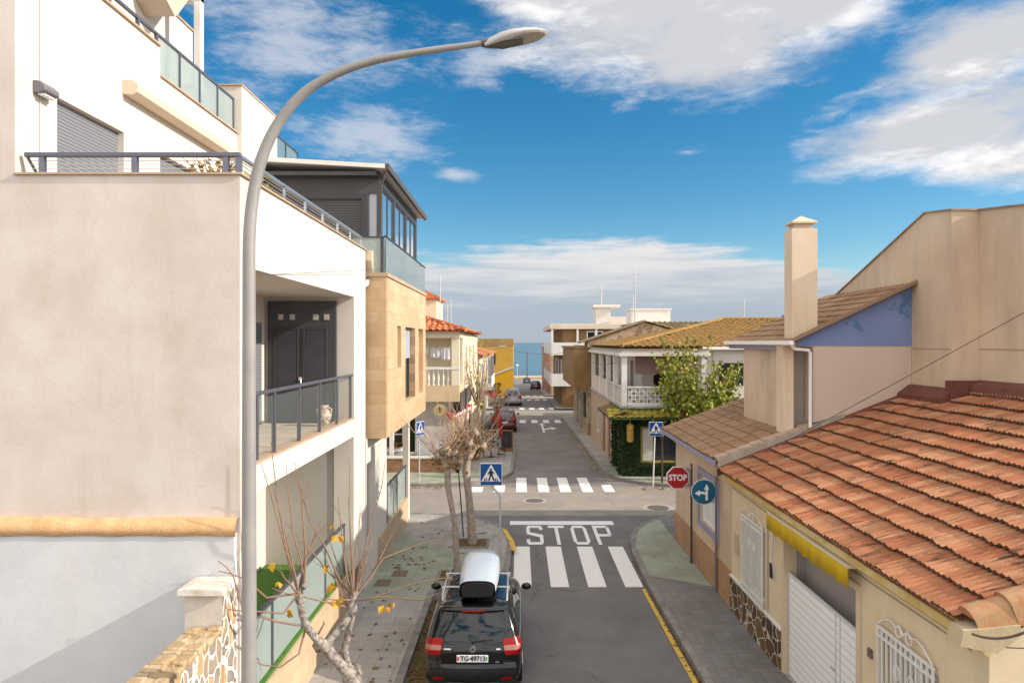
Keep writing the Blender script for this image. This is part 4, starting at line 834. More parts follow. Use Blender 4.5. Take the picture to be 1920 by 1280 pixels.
# laundry on the balcony
t = thing('laundry', 'white laundry hanging on the balcony with the white balustrade', 'laundry', (-3.9, 34.6, 6.0))
m = MB(); m.cyl((-5.0, 34.6, 6.15), (-3.3, 34.6, 6.15), .008, n=4); m.build('line', galv, t)
m = MB(); rr = random.Random(8)
for x0, w, h in ((-4.45, .5, .5), (-3.9, .45, .62), (-5, .45, .35)):
    nx = 8; v = []
    for i in range(nx + 1):
        for k in range(5): v.append((x0 + w * i / nx, 34.6 + .05 * math.sin(i * 1.9) * k / 4 + rr.uniform(-.01, .01), 6.15 - h * k / 4 + .03 * math.sin(i)))
    m.add(v, [(i * 5 + k, (i + 1) * 5 + k, (i + 1) * 5 + k + 1, i * 5 + k + 1) for i in range(nx) for k in range(4)], True)
m.build('cloth', M('laundry_white', (.75, .75, .78)), t)
t = thing('flower_box', 'flower box with red blooms on the porch window sill', 'flower box', (-6.4, 34.9, .9))
m = MB(); m.box(-6.9, -5.95, 34.72, 34.98, .86, 1.02); m.build('box', wpaint, t)
m = MB(); rr = random.Random(6)
for _ in range(90): m.leaf((rr.uniform(-6.9, -5.95), rr.uniform(34.7, 34.98), rr.uniform(1.02, 1.3)), .1, rr)
m.build('foliage', leafg, t)
m = MB()
for _ in range(24): m.blob((rr.uniform(-6.9, -5.95), rr.uniform(34.7, 34.9), rr.uniform(1.08, 1.3)), .04, .04, .04, 1, .1, 6, 4)
m.build('blooms', redp, t)

def simple_house(name, label, x0, x1, y0, y1, zb, zt, wall, roofm, side, wins, slope=.3, fwins=(), roof='hip', cat='house', ov=.35):
    t = thing(name, label, cat, ((x0 + x1) / 2, (y0 + y1) / 2, zb))
    m = MB(); m.box(x0, x1, y0, y1, zb - .5, zt); m.build('wall', wall, t)
    xs = x1 if side > 0 else x0
    for a, b, z0, z1 in wins: window(t, 'x', xs + side * .05, side, a, b, z0, z1, wpvc, wglass, 2, 0, .08, .06)
    for a, b, z0, z1 in fwins: window(t, 'y', y0 - .05, -1, a, b, z0, z1, wpvc, wglass, 2, 0, .08, .06)
    if roof == 'hip': hip_roof(t, 'roof', roofm, x0 - ov, x1 + ov, y0 - ov, y1 + ov, zt + .03, slope, .4, .6, .07, seed=int(y0))
    elif roof == 'flat':
        m = MB(); m.panel('z', zt, zt + .5, x0 - .1, x1 + .1, y0 - .1, y1 + .1, [(x0 + .15, x1 - .15, y0 + .15, y1 - .15)]); m.box(x0 + .15, x1 - .15, y0 + .15, y1 - .15, zt, zt + .05); m.build('parapet', roofm, t)
    return t
t = simple_house('cream_house', 'low cream house with red tiled roof beyond the terrace house', -9, -2.85, 49.5, 59, 0, 5.35, creamw, tile_s, 1, [(50.5, 51.8, 3.2, 4.9), (53, 54.3, 3.2, 4.9), (56, 57.3, 3.2, 4.9)], .28)
m = MB(); m.box(-2.85, -1.95, 50, 56, 2.9, 3.05); m.box(-2.0, -1.95, 50, 56, 3.05, 3.9); m.build('balcony', wpaint, t)
m = MB(); m.prism([(-2.85, 2.85), (-1.7, 2.4), (-1.7, 2.15), (-1.75, 2.15), (-1.75, 2.33), (-2.85, 2.75)], 'y', 49.8, 55); m.build('red_awning', M('awning_coral', (.52, .12, .07), (.45, .1, .06), 3), t)
simple_house('white_house', 'plain white house on the left before the yellow building', -10, -3.0, 66, 84, 0, 5.2, M('render_white_far', (.7, .66, .6), (.62, .57, .5), .6), tile_s, 1, [(68, 69.5, 2.8, 4.6), (72, 73.5, 2.8, 4.6), (77, 78.5, 2.8, 4.6)], .25)
def yellow_building():
    z = zf(95); t = thing('yellow_building', 'mustard yellow building with painted lettering by the sea end of the street', 'building', (-4, 98, z))
    ym_ = M('paint_mustard', (.52, .32, .05), (.44, .27, .05), .5, streak=.4, scol=(.3, .2, .06), sscale=(1, 1, .3))
    yb_ = M('paint_yellow', (.66, .36, .01), (.58, .32, .02), .5)
    m = MB(); m.box(-10, -.75, 96, 108, z - 1, 6.9); m.build('wall', ym_, t)
    m = MB(); m.box(-10, -.7, 95.95, 108, 5.9, 6.95); m.build('parapet', M('parapet_brown', (.36, .23, .08), (.27, .17, .07), .8), t)
    window(t, 'y', 95.95, -1, -4.3, -3.2, 3.3, 4.9, steel_b, wglass, 2, 0, .1)
    m = MB(); m.prism([(-10, z - 1), (-.7, z - 1), (-.7, 2.9), (-6, 1.0), (-10, 1.0)], 'y', 91.9, 95.94); a = m.build('annex', yb_, t)
    m = MB(); m.prism([(-6, 1.0), (-.65, 2.92), (-.65, 3.1), (-6, 1.18)], 'y', 91.8, 95.94); m.build('annex_roof', M('annex_edge', (.5, .42, .34)), a)
    m = MB()
    for x0 in (-3.55, -2.85): 
        m.tube([(x0, 91.86, .9), (x0 + .5, 91.86, .9), (x0 + .1, 91.86, .1), (x0 + .55, 91.86, -.2), (x0 + .1, 91.86, -.4)], .1, 5)
    m.tube([(-4.1, 91.86, .9), (-4.1, 91.86, -.4)], .12, 5); m.build('painted_lettering', s_black, a)
yellow_building()
# far right row
RW = M('render_tan_far', (.5, .37, .25), (.58, .45, .32), .5)

# ================================================================== RIGHT: RED TILED HOUSE
def grille(parent, x, y0, y1, z0, z1, n, top=True):
    m = MB(); 
    for i in range(n + 1):
        y = y0 + (y1 - y0) * i / n; m.box(x - .012, x + .012, y - .012, y + .012, z0, z1)
    for z in (z0, z0 + .14, z1 - .12, z1): m.box(x - .018, x + .018, y0 - .02, y1 + .02, z - .014, z + .014)
    if top:
        yc = (y0 + y1) / 2; w = (y1 - y0) / 2
        for sg in (-1, 1):
            pts = [(x, yc + sg * w * f, z1 + .02 + .2 * math.sin(f * 3.1) * (1 - .3 * f) + (.1 if f < .2 else 0)) for f in [i / 12 for i in range(13)]]
            m.tube(pts, .012, 5)
            m.tube([(x, yc + sg * (.12 + .07 * math.cos(a)), z1 + .12 + .07 * math.sin(a)) for a in [i * .6 for i in range(12)]], .01, 5)
        m.tube([(x, yc + .07 * math.cos(a), (z0 + z1) / 2 + .12 * math.sin(a)) for a in [i * .5 for i in range(14)]], .012, 5)
        for s2 in (-1, 1): m.tube([(x, yc + s2 * (.16 + .06 * math.cos(a)), (z0 + z1) / 2 + .3 + .1 * math.sin(a)) for a in [i * .5 for i in range(14)]], .01, 5)
    return m.build('window_grille', wpaint, parent)
def red_house():
    t = thing('red_tiled_house', 'cream single storey house with a large red tiled roof and white garage gate', 'house', (7.5, 11.5, 0))
    m = MB(); m.panel('x', 5.05, 5.27, 7.32, 16.17, 0, 3.2, [(10.16, 12.93, -.1, 2.72), (13.96, 15.3, .92, 2.5), (8.2, 9.5, 1.0, 2.4)])
    m.prism([(5.27, 0), (14, 0), (14, 6.8), (5.27, 3.42)], 'y', 7.32, 7.54)
    m.build('wall', yellw, t)
    m = MB(); m.prism([(4.82, 3.19), (5.05, 3.02), (5.05, 3.36), (4.82, 3.36)], 'y', 7.30, 16.15); m.build('cornice', M('cornice_cream', (.6, .47, .25), (.5, .36, .12), 3, .4, .6), t)
    # stone plinth
    m = MB(); m.box(5.0, 5.048, 13.05, 16.15, .12, .9); m.build('stone_plinth', crazyd, t)
    m = MB(); m.box(4.985, 5.048, 13.03, 16.16, .902, .94); m.build('plinth_edge', wpaint, t)
    # garage
    m = MB(); m.box(5.45, 5.5, 10.1, 13.0, .1, 2.8); m.box(5.275, 5.45, 10.0, 10.158, .1, 2.8); m.box(5.275, 5.45, 12.932, 13.0, .1, 2.8); m.box(5.275, 5.45, 10.16, 12.93, 2.722, 2.8); m.box(5.06, 5.45, 10.17, 12.92, .1, .13); m.build('garage_interior', greyin, t)
    m = MB(); m.box(5.12, 5.17, 10.17, 12.92, .14, 2.04); g = m.build('garage_gate', gate_m, t)
    m = MB()
    for y in (10.2, 10.85, 11.0, 12.9): m.box(5.105, 5.119, y - .012, y + .012, .14, 2.06)
    m.box(5.10, 5.119, 10.17, 12.92, 2.041, 2.075); m.build('gate_frame', M('gate_frame', (.55, .55, .55)), g)
    m = MB(); m.box(5.085, 5.104, 11.02, 11.12, 1.1, 1.14); m.build('gate_handle', galv, g)
    m = MB(); m.panel('x', 5.02, 5.048, 10.04, 13.05, .13, 2.83, [(10.161, 12.929, .0, 2.719)]); m.build('garage_surround', M('surround_cream', (.6, .5, .36), (.55, .45, .31), 3), t)
    # awning rolled above the gate
    m = MB(); n = 60; rr = random.Random(2); fr = []
    for i in range(n + 1):
        y = 9.95 + 3.25 * i / n; fr.append((y, 2.80 + .025 * abs(math.sin(i * .55)) + .01 * math.sin(i * .21)))
    for i in range(n):
        (a, za), (b, zb) = fr[i], fr[i + 1]; xo = lambda k: 4.80 + .012 * math.sin(k * .8)
        m.add([(xo(i), a, za), (xo(i + 1), b, zb), (4.80, b, 3.10), (4.80, a, 3.10), (xo(i) + .012, a, za), (xo(i + 1) + .012, b, zb), (4.812, b, 3.10), (4.812, a, 3.10)], [(0, 1, 2, 3), (4, 5, 6, 7), (0, 1, 5, 4)], True)
    aw = m.build('yellow_awning', yellowf, t)
    m = MB(); m.box(4.80, 5.02, 9.95, 13.2, 3.105, 3.15); m.build('awning_case', M('awning_case', (.6, .52, .36)), aw)
    m = MB(); m.tube([(5.0, 13.35, 2.75), (4.96, 13.35, 2.2), (5.0, 13.35, 1.75)], .015, 5); m.build('awning_crank', galv, aw)
    # windows
    for y0, y1, z0, z1 in ((13.96, 15.3, .92, 2.5), (8.2, 9.5, 1.0, 2.4)):
        w = window(t, 'x', 5.2, -1, y0, y1, z0, z1, wpvc, M('curtain_glass', (.42, .40, .38), rough=.1, spec=.7), 2, 0, .07, .05)
        grille(t, 4.99, y0 + .02, y1 - .02, z0 + .02, z1 + .08, 11)
    m = MB(); m.box(5.02, 5.049, 13.55, 13.66, 1.72, 2.0); m.build('doorbell', s_black, t)
    m = MB(); m.box(5.015, 5.049, 9.72, 9.82, 1.9, 2.02); m.build('house_number', M('number_plate_dark', (.1, .06, .05), (.2, .16, .14), 30), t)
    m = MB(); m.tube([(5.03, 13.78, .95), (5.03, 13.78, 2.95)], .012, 6); m.tube([(5.035, 7.6, 2.98), (5.035, 13.78, 2.95), (5.035, 16.1, 2.99)], .010, 5); m.build('facade_cable', M('cable_cream', (.4, .33, .24)), t)
    m = MB(); m.box(5.0, 5.049, 15.62, 15.85, 1.55, 2.0); m.build('meter_box', M('meter_box', (.52, .43, .32), (.45, .36, .27), 9), t)
    # roof
    sl = .392; L_ = math.hypot(1, sl); ev = Vector((1, 0, sl)) / L_
    m = MB(); y0, y1 = 7.42, 16.12; nu = 42; nv = 13; wu = (y1 - y0) / nu; lv = 5.62 / nv
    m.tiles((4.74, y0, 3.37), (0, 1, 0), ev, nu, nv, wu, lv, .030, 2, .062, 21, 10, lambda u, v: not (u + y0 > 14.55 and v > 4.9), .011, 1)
    m.add([(4.78, y0, 3.33), (4.78, y1, 3.33), (9.9, y1, 3.33 + 5.12 * sl), (9.9, y0, 3.33 + 5.12 * sl)], [(0, 1, 2, 3)])
    rf = m.build('roof', [tile_r, M('tile_lip_shade', (.085, .045, .026), (.16, .08, .045), 7, rough=1, bump=.5, bs=40)], t)  # lips painted dark for the shade below each course, some of it moss
    # verge caps on the near gable
    m = MB(); rr = random.Random(12); nn = Vector((-sl, 0, 1)) / L_; v = 0.12
    while v < 5.5:
        o = Vector((4.74, 7.36, 3.37)) + ev * v; ln = .47
        for side_ in (0,):
            vs = []
            for f in (0, 1):
                r_ = .135 if f == 0 else .115
                for k in range(9):
                    a = math.pi * (k / 8) ; vs.append(o + ev * (ln * f) + Vector((0, -math.cos(a) * r_, 0)) + nn * (math.sin(a) * r_ * .75 + (.05 if f == 0 else .02)))
                vs += [o + ev * (ln * f) + Vector((0, -.135, 0)) - nn * .2]
            m.add(vs, [(k, k + 1, 10 + k + 1, 10 + k) for k in range(8)] + [(0, 9, 19, 10)], True); m.add([vs[k] for k in range(9)], [tuple(range(9))])
        v += .42
    m.build('verge_caps', M('verge_cap_tile', (.38, .235, .12), (.40, .165, .085), 5, .42, .58, rough=.9, bump=.4, bs=15), rf)
    m = MB(); m.prism([(4.66, 3.2), (5.05, 3.12), (5.3, 3.3), (5.3, 3.42), (4.7, 3.36)], 'y', 7.2, 7.44); m.build('corner_corbel', M('corbel_ochre', (.46, .37, .23), (.40, .32, .2), 6, bump=.3, bs=20), t)
    # maroon flashing along party wall and big gable
    m = MB(); p0 = Vector((4.74, 16.0, 3.40)); e = ev * 5.0
    m.add([p0, p0 + e, p0 + e + Vector((0, .28, .1)), p0 + Vector((0, .28, .1)), p0 + Vector((0, .30, -.2)), p0 + e + Vector((0, .30, -.2)), p0 + Vector((0, 0, -.1)), p0 + e + Vector((0, 0, -.1))], [(0, 1, 2, 3), (3, 2, 5, 4), (0, 1, 7, 6)])
    zz = 3.37 + (9.15 - 4.74) * sl
    m.prism([(9.0, zz - .05), (9.36, zz + .15), (9.36, zz + .32), (9.26, zz + .30), (9.0, zz + .10)], 'y', 14.55, 16.25)
    zz2 = 3.37 + (9.75 - 4.74) * sl
    m.prism([(9.55, zz2 - .05), (9.94, zz2 + .12), (9.94, zz2 + .26), (9.62, zz2 + .18)], 'y', 7.4, 14.72)
    m.box(9.2, 9.95, 14.5, 14.72, zz, zz2 + .25)
    m.build('flashing', flash, rf)
red_house()

# ================================================================== RIGHT: CORNER HOUSE WITH CHIMNEY
def corner_house():
    t = thing('corner_house', 'beige corner house with brown tiled roofs, blue gable and tall chimney', 'house', (7.5, 19, 0))
    m = MB(); m.panel('x', 5.05, 5.27, 16.2, 21.9, 0, 3.52, [(17.3, 18.95, 1.5, 2.8)]); m.box(5.27, 11, 21.68, 21.9, 0, 3.52)
    m.build('wall', beige, t)
    m = MB(); m.box(5.02, 5.048, 16.2, 21.9, .12, .98); m.box(5.02, 9, 21.902, 21.93, .12, .98); m.build('terracotta_skirting', terra, t)
    m = MB(); m.panel('x', 5.0, 5.048, 17.15, 19.1, 1.35, 2.95, [(17.301, 18.949, 1.501, 2.799)]); m.build('window_surround', lilac, t)
    w = window(t, 'x', 5.12, -1, 17.3, 18.95, 1.5, 2.8, wpvc, M('white_shutter', (.7, .7, .7), pat=('wave', 'z', 20, (.45, .45, .46), .25)), 2, 0, .07, .05)
    # lower roof
    sl = .36; L_ = math.hypot(1, sl); ev = Vector((1, 0, sl)) / L_
    m = MB(); y0, y1 = 16.45, 22.45; m.tiles((4.68, y0, 3.6), (0, 1, 0), ev, 24, 10, .25, .33, .012, 1, .025, 5, 6, lambda u, v: not (u + y0 < 19.75 and v > 2.1))
    m.add([(4.7, 16.3, 3.57), (4.7, y1, 3.57), (7.9, y1, 3.57 + 3.2 * sl), (7.9, 16.3, 3.57 + 3.2 * sl)], [(0, 1, 2, 3)]); lr = m.build('lower_roof', tile_b, t)
    m = MB(); m.box(4.66, 4.72, 16.3, 22.5, 3.46, 3.575); m.box(4.72, 5.05, 16.3, 22.45, 3.46, 3.50); m.build('lilac_fascia', lilac, lr)
    m = MB(); rr = random.Random(3); v = .05; nn = Vector((-sl, 0, 1)) / L_
    while v < 2.6:
        o = Vector((4.68, 16.22, 3.6)) + ev * v; a = o; b = o + ev * .34
        h = nn * (.05 + rr.uniform(0, .015)); h2 = nn * .035; wv = Vector((0, .30, 0))
        m.add([a + h, b + h2, b + h2 + wv, a + h + wv, a - nn * .05, b - nn * .05, b + wv - nn * .05, a + wv - nn * .05], [(0, 1, 2, 3), (0, 1, 5, 4), (0, 3, 7, 4), (3, 2, 6, 7)])
        v += .3
    m.build('verge_tiles', M('verge_tile_pale', (.45, .33, .23), (.38, .27, .19), 3), lr)
    m = MB(); p0 = Vector((4.72, 16.17, 3.40)); e = ev * 3.2
    m.add([p0, p0 + e, p0 + e + Vector((0, 0, .24)), p0 + Vector((0, 0, .24)), p0 + Vector((0, .1, .24)), p0 + e + Vector((0, .1, .24))], [(0, 1, 2, 3), (3, 2, 5, 4)]); m.build('cement_fillet', cement, lr)
    # upper storey
    m = MB(); m.panel('x', 6.51, 6.72, 16.84, 19.7, 3.9, 6.36); m.box(6.72, 9.3, 19.5, 19.7, 3.9, 6.36); m.box(6.72, 6.95, 16.84, 17.0, 3.9, 6.36); m.build('upper_wall', beige, t)
    m = MB(); m.panel('y', 16.22, 16.4, 7.0, 9.335, 3.6, 6.32); m.box(7.0, 7.12, 16.4, 17.0, 4.2, 6.3); m.build('party_wall', pinkw, t)
    m = MB(); us = .47; zr = lambda x: 6.42 + (x - 6.38) * us
    m.prism([(6.62, 6.322), (9.335, 6.322), (9.335, zr(9.335) - .08), (6.62, zr(6.62) - .08)], 'y', 16.205, 16.4); m.build('blue_gable', bluew, t)
    m = MB(); m.box(6.38, 6.508, 16.84, 20.7, 6.22, 6.36); m.build('blue_fascia', lilac, t)
    m = MB(); L2 = math.hypot(1, us); ev2 = Vector((1, 0, us)) / L2
    m.tiles((6.36, 16.0, 6.41), (0, 1, 0), ev2, 19, 9, .25, .365, .014, 1, .025, 8, 6); m.add([(6.38, 16.0, 6.37), (6.38, 20.75, 6.37), (9.34, 20.75, 6.37 + 2.96 * us), (9.34, 16.0, 6.37 + 2.96 * us)], [(0, 1, 2, 3)]); ur = m.build('upper_roof', tile_b, t)
    m = MB(); p0 = Vector((6.36, 15.96, 6.38)); e = ev2 * 3.28; m.add([p0, p0 + e, p0 + e + Vector((0, 0, .09)), p0 + Vector((0, 0, .09)), p0 + Vector((0, .06, .09)), p0 + e + Vector((0, .06, .09)), p0 + Vector((0, .06, 0)), p0 + e + Vector((0, .06, 0))], [(0, 1, 2, 3), (3, 2, 5, 4), (0, 1, 7, 6)]); m.build('verge_board', M('verge_brown', (.25, .16, .1)), ur)
    m = MB(); m.box(6.25, 6.36, 15.75, 20.8, 6.34, 6.44); m.build('white_gutter', wpvc, ur, bevel=.015)
    m = MB(); m.tube([(6.42, 16.05, 6.33), (6.5, 16.1, 6.25), (6.85, 16.12, 6.22), (6.9, 16.14, 6.15), (6.9, 16.14, 4.4)], .04, 8); m.build('downpipe', wpvc, t)
    m = MB(); m.box(6.72, 6.99, 16.70, 16.83, 4.25, 6.2); m.build('recess_panel', M('recess_grey', (.36, .31, .28), (.32, .28, .25), 2), t)
    # chimney
    m = MB(); m.box(6.515, 7.12, 16.25, 16.72, 6.3, 9.12); m.box(6.36, 6.62, 16.42, 16.83, 4.2, 6.34); ch = m.build('chimney', M('chimney_render', (.62, .48, .34), (.66, .54, .41), .7, rough=.9, bump=.12, bs=14, streak=.3, scol=(.4, .3, .22), sscale=(4, 4, .4)), t)
    m = MB(); m.box(6.60, 7.04, 16.32, 16.65, 9.12, 9.24); m.build('flue_neck', M('flue_neck', (.5, .4, .3)), ch)
    m = MB(); m.add([(6.52, 16.24, 9.241), (7.12, 16.24, 9.241), (7.12, 16.73, 9.241), (6.52, 16.73, 9.241), (6.52, 16.24, 9.285), (7.12, 16.24, 9.285), (7.12, 16.73, 9.285), (6.52, 16.73, 9.285), (6.82, 16.48, 9.45)], [(0, 1, 2, 3), (0, 1, 5, 4), (1, 2, 6, 5), (2, 3, 7, 6), (3, 0, 4, 7), (4, 5, 8), (5, 6, 8), (6, 7, 8), (7, 4, 8)]); m.build('chimney_cap', M('cap_tan', (.6, .47, .32)), ch)
corner_house()

# ================================================================== RIGHT: LARGE GABLED BUILDING
t = thing('gabled_building', 'large blank beige building with a sloping roofline behind the red tiled house', 'building', (14, 14, 0))
m = MB(); prof = lambda y: 9.36 + (y - 15.67) * .12 if y < 15.67 else 9.36 - (y - 15.67) * .36
m.prism([(12.4, 0), (24, 0), (24, prof(24)), (15.67, 9.36), (12.4, prof(12.4))], 'x', 9.94, 24)
m.prism([(14.72, 0), (21.6, 0), (21.6, prof(21.6)), (15.67, 9.36), (14.72, prof(14.72))], 'x', 9.34, 9.938)
m.build('wall', beige, t)
m = MB()
for x0, ya in ((9.30, 14.68), (9.90, 12.36)):
    yb_ = 21.65 if x0 < 9.5 else 24.05
    p = [(ya, prof(ya) + .002), (15.67, 9.362), (yb_, prof(yb_) + .002)]; q = [(y, z + .035) for y, z in p][::-1]
    m.prism(p + q, 'x', x0, x0 + (.599 if x0 < 9.5 else 14.2))
m.build('roof_edge', M('roof_edge_dark', (.34, .27, .2), (.2, .155, .12), 2), t)
m = MB(); m.box(9.335, 9.34, 14.725, 16.2, 6.24, 6.27); m.box(9.935, 9.94, 12.4, 14.71, 6.24, 6.27); m.build('wall_joint', M('joint_dark', (.36, .27, .19)), t)
# ================================================================== RIGHT: IVY CORNER HOUSE WITH WHITE BALCONY
def lattice(m, axis, c, a0, a1, b0, b1, step=.16, w=.03, d=.04):
    """pierced white screen blocks: grid with a diamond in each cell"""
    na = max(1, round((a1 - a0) / step)); nb = max(1, round((b1 - b0) / step)); sa, sb = (a1 - a0) / na, (b1 - b0) / nb
    holes = []
    for i in range(na):
        for j in range(nb):
            holes.append((a0 + i * sa + w * .7, a0 + (i + 1) * sa - w * .7, b0 + j * sb + w * .7, b0 + (j + 1) * sb - w * .7))
    m.panel(axis, c, c + d, a0, a1, b0, b1, holes)
    for i in range(na):
        for j in range(nb):
            ca, cb = a0 + (i + .5) * sa, b0 + (j + .5) * sb; q = sa * .26
            poly = [(ca - q, cb), (ca, cb - q), (ca + q, cb), (ca, cb + q)]
            if (i + j) % 2 == 0: m.prism(poly, axis, c + .004, c + d - .004)
def ivy_house():
    t = thing('ivy_corner_house', 'corner house with ivy green ground floor, yellow tiled canopy and white latticed balcony', 'house', (9, 39, .12))
    m = MB(); m.panel('y', 32.1, 32.3, 4.9, 14, .12, 3.3, [(5.75, 8.2, .75, 2.45)]); m.panel('x', 4.9, 5.1, 32.302, 35.6, .12, 3.3, [(33.2, 34.6, .12, 2.5)]); m.build('green_wall', ivy, t)
    m = MB(); m.panel('x', 4.9, 5.1, 35.602, 46, .12, 3.3, [(36.4, 37.4, .12, 2.4), (38.6, 39.8, .12, 2.4), (41.5, 42.8, .9, 2.3)]); m.box(4.85, 5.15, 35.45, 35.6, .12, 3.0); m.build('street_wall', M('wall_pinkish', (.5, .38, .29), (.42, .3, .22), .8), t)
    for a, b in ((36.4, 37.4), (38.6, 39.8)):
        m = MB(); m.box(4.98, 5.03, a, b, .14, 2.4); m.build('door', M('door_brown', (.2, .085, .05), (.16, .07, .04), 3), t)
    window(t, 'x', 4.95, -1, 41.5, 42.8, .9, 2.3, wpvc, wglass, 2)
    m = MB(); m.box(5.0, 5.05, 33.2, 34.6, .14, 2.5); m.build('green_door', M('door_green', (.03, .05, .015), (.06, .06, .02), 4), t)
    w = window(t, 'y', 32.15, -1, 5.75, 8.2, .75, 2.45, M('frame_ochre', (.35, .27, .07)), wglass, 1, 0, .1)
    for xa, xb in ((5.85, 6.32), (7.6, 8.1)): m = MB(); m.box(xa, xb, 32.1, 32.118, .85, 2.35); m.build('curtain', M('curtain_white', (.55, .53, .48), (.45, .43, .38), 6), w)
    # ivy leaves
    m = MB(); rr = random.Random(17)
    for _ in range(4200):
        x, z = rr.uniform(4.85, 9.5), rr.uniform(.15, 3.2)
        if 5.7 < x < 8.25 and .7 < z < 2.5: continue
        m.leaf((x, 32.08 - rr.uniform(0, .07), z), .09, rr, 0, .5)
    for _ in range(1100):
        y, z = rr.uniform(32.1, 35.4), rr.uniform(.15, 3.2)
        if 33.2 < y < 34.6 and z < 2.5: continue
        m.leaf((4.88 - rr.uniform(0, .1), y, z), .13, rr, 0, .5)
    m.build('ivy', M('ivy_leaf', (.013, .034, .006), (.03, .06, .012), 3, rough=.8), t)
    # canopy with yellow tiles
    m = MB(); m.tiles((4.15, 31.3, 2.95), (1, 0, 0), (0, .95, .32), 17, 3, .3, .32, .05, 1, .03, 4, 6); m.build('yellow_canopy', M('tile_yellow', rough=.7, pat=('tile', (.32, .25, .03), (.40, .31, .035), (.29, .24, .05), (.2, .18, .05), .4, (5, 5, 1))), t)
    m = MB(); m.tiles((4.15, 31.35, 2.95), (0, 1, 0), (.95, 0, .32), 15, 3, .3, .32, .05, 1, .03, 4, 6); m.build('side_canopy', tile_d, t)
    m = MB(); m.add([(4.15, 31.3, 2.9), (9.3, 31.3, 2.9), (9.3, 32.1, 3.18), (4.9, 32.1, 3.18), (4.9, 35.8, 3.18), (4.15, 35.8, 2.9)], [(0, 1, 2, 3), (0, 3, 4, 5)]); m.box(4.15, 9.3, 31.27, 31.3, 2.86, 2.95); m.build('canopy_deck', M('deck_green', (.05, .075, .03)), t)
    m = MB(); m.cyl((5.2, 31.75, 2.93), (5.2, 31.75, 2.7), .02, n=6); m.lathe((5.2, 31.75, 1.75), [(0, 0), (.1, .02), (.16, .1), (.16, .72), (.19, .78), (.05, .92), (0, .95)], 8); l = m.build('lantern', M('lantern_brass', (.5, .32, .06), (.4, .22, .05), 9, rough=.45), t)
    # balcony
    m = MB(); m.box(4.8, 14, 31.98, 46, 3.305, 3.42); m.build('balcony_slab', M('slab_grey', (.42, .4, .37), (.34, .32, .3), 2), t)
    m = MB(); m.box(4.78, 9.3, 31.96, 32.0, 3.25, 3.33); m.box(4.78, 4.82, 32.0, 36, 3.25, 3.33); m.build('green_edge', M('edge_green', (.05, .12, .04)), t)
    m = MB(); lattice(m, 'y', 32.02, 5.14, 8.6, 3.56, 4.28, .18); m.box(5.14, 8.6, 32.0, 32.08, 3.422, 3.56); m.box(5.1, 8.65, 31.99, 32.09, 4.281, 4.34); m.build('balustrade', wpaint, t)
    m = MB(); 
    for i, (a, b) in enumerate(((32.32, 34.6), (34.85, 37.3), (37.55, 40.6), (40.85, 44.8))):
        if i < 2: lattice(m, 'x', 4.87, a, b, 3.46, 4.28, .2)
        else: m.box(4.87, 4.93, a, b, 3.46, 4.28)
        m.box(4.85, 4.95, a, b, 4.281, 4.34); m.box(4.86, 4.94, a, b, 3.422, 3.459)
    m.build('side_balustrade', M('wpink', (.62, .55, .5), (.56, .49, .44), 2), t)
    for x, y in ((4.98, 32.15), (4.94, 34.72), (4.94, 37.42), (4.94, 40.72), (4.94, 44.9), (8.7, 32.1)):
        m = MB(); m.box(x - .12, x + .12, y - .12, y + .12, 3.425, 5.76); m.build('column', wpaint, t)
    m = MB(); m.box(4.72, 9.0, 31.9, 46.2, 5.765, 5.92); m.box(4.85, 9.0, 32.05, 46.1, 5.92, 6.06); m.build('balcony_roof', M('slab_white', (.66, .62, .56), (.58, .53, .48), 1), t)
    m = MB(); m.box(4.74, 9.0, 31.95, 46, 6.061, 6.10); m.build('roof_felt', M('felt_brown', (.2, .13, .11), (.27, .2, .17), 1), t)
    m = MB(); m.box(5.6, 8.6, 32.7, 32.75, 4.95, 5.75); m.box(5.6, 8.6, 32.68, 32.76, 4.90, 4.945); m.build('roller_blind', M('blind_brown', (.26, .17, .15), (.22, .145, .13), 3), t)
    m = MB(); m.panel('y', 35.4, 35.6, 6.4, 9, 3.43, 5.76, [(7.0, 8.0, 3.45, 5.4)]); m.panel('x', 6.4, 6.6, 35.6, 46, 3.43, 5.76, [(38, 39, 3.45, 5.4)]); m.box(8.8, 14, 33.4, 33.6, 3.43, 6.25); m.build('upper_wall', M('wall_white_grey', (.66, .62, .58), (.58, .54, .5), 1), t)
    m = MB(); m.box(7.0, 8.0, 35.62, 35.66, 3.45, 5.4); m.build('balcony_door', dark, t); m = MB(); m.box(6.62, 6.66, 38, 39, 3.45, 5.4); m.build('balcony_door', dark, t)
    m = MB(); m.box(9.8, 11.0, 33.36, 33.398, 4.3, 5.4); m.build('upper_window', wglass, t)
    hip_roof(t, 'roof', tile_o, 5.0, 22, 33.1, 47, 6.2, .22, .35, .5, .06, seed=6)
    m = MB(); m.box(8.9, 22, 33.0, 33.1, 6.06, 6.2); m.build('gutter', wpvc, t)
ivy_house()
t = thing('balcony_plant', 'leafy plant on the white latticed balcony of the ivy house', 'plant', (7.2, 32.6, 3.42))
m = MB(); m.lathe((7.2, 32.6, 3.425), [(0, 0), (.16, 0), (.22, .4), (0, .38)], 12); m.build('pot', M('pot_dark', (.12, .1, .08)), t)
m = MB(); rr = random.Random(4)
for _ in range(160):
    a = rr.uniform(0, 6.28); q = rr.uniform(0, .42); m.leaf((7.2 + q * math.cos(a), 32.6 + q * .6 * math.sin(a), 3.8 + rr.uniform(0, .75)), .14, rr)
m.build('leaves', leafl, t)

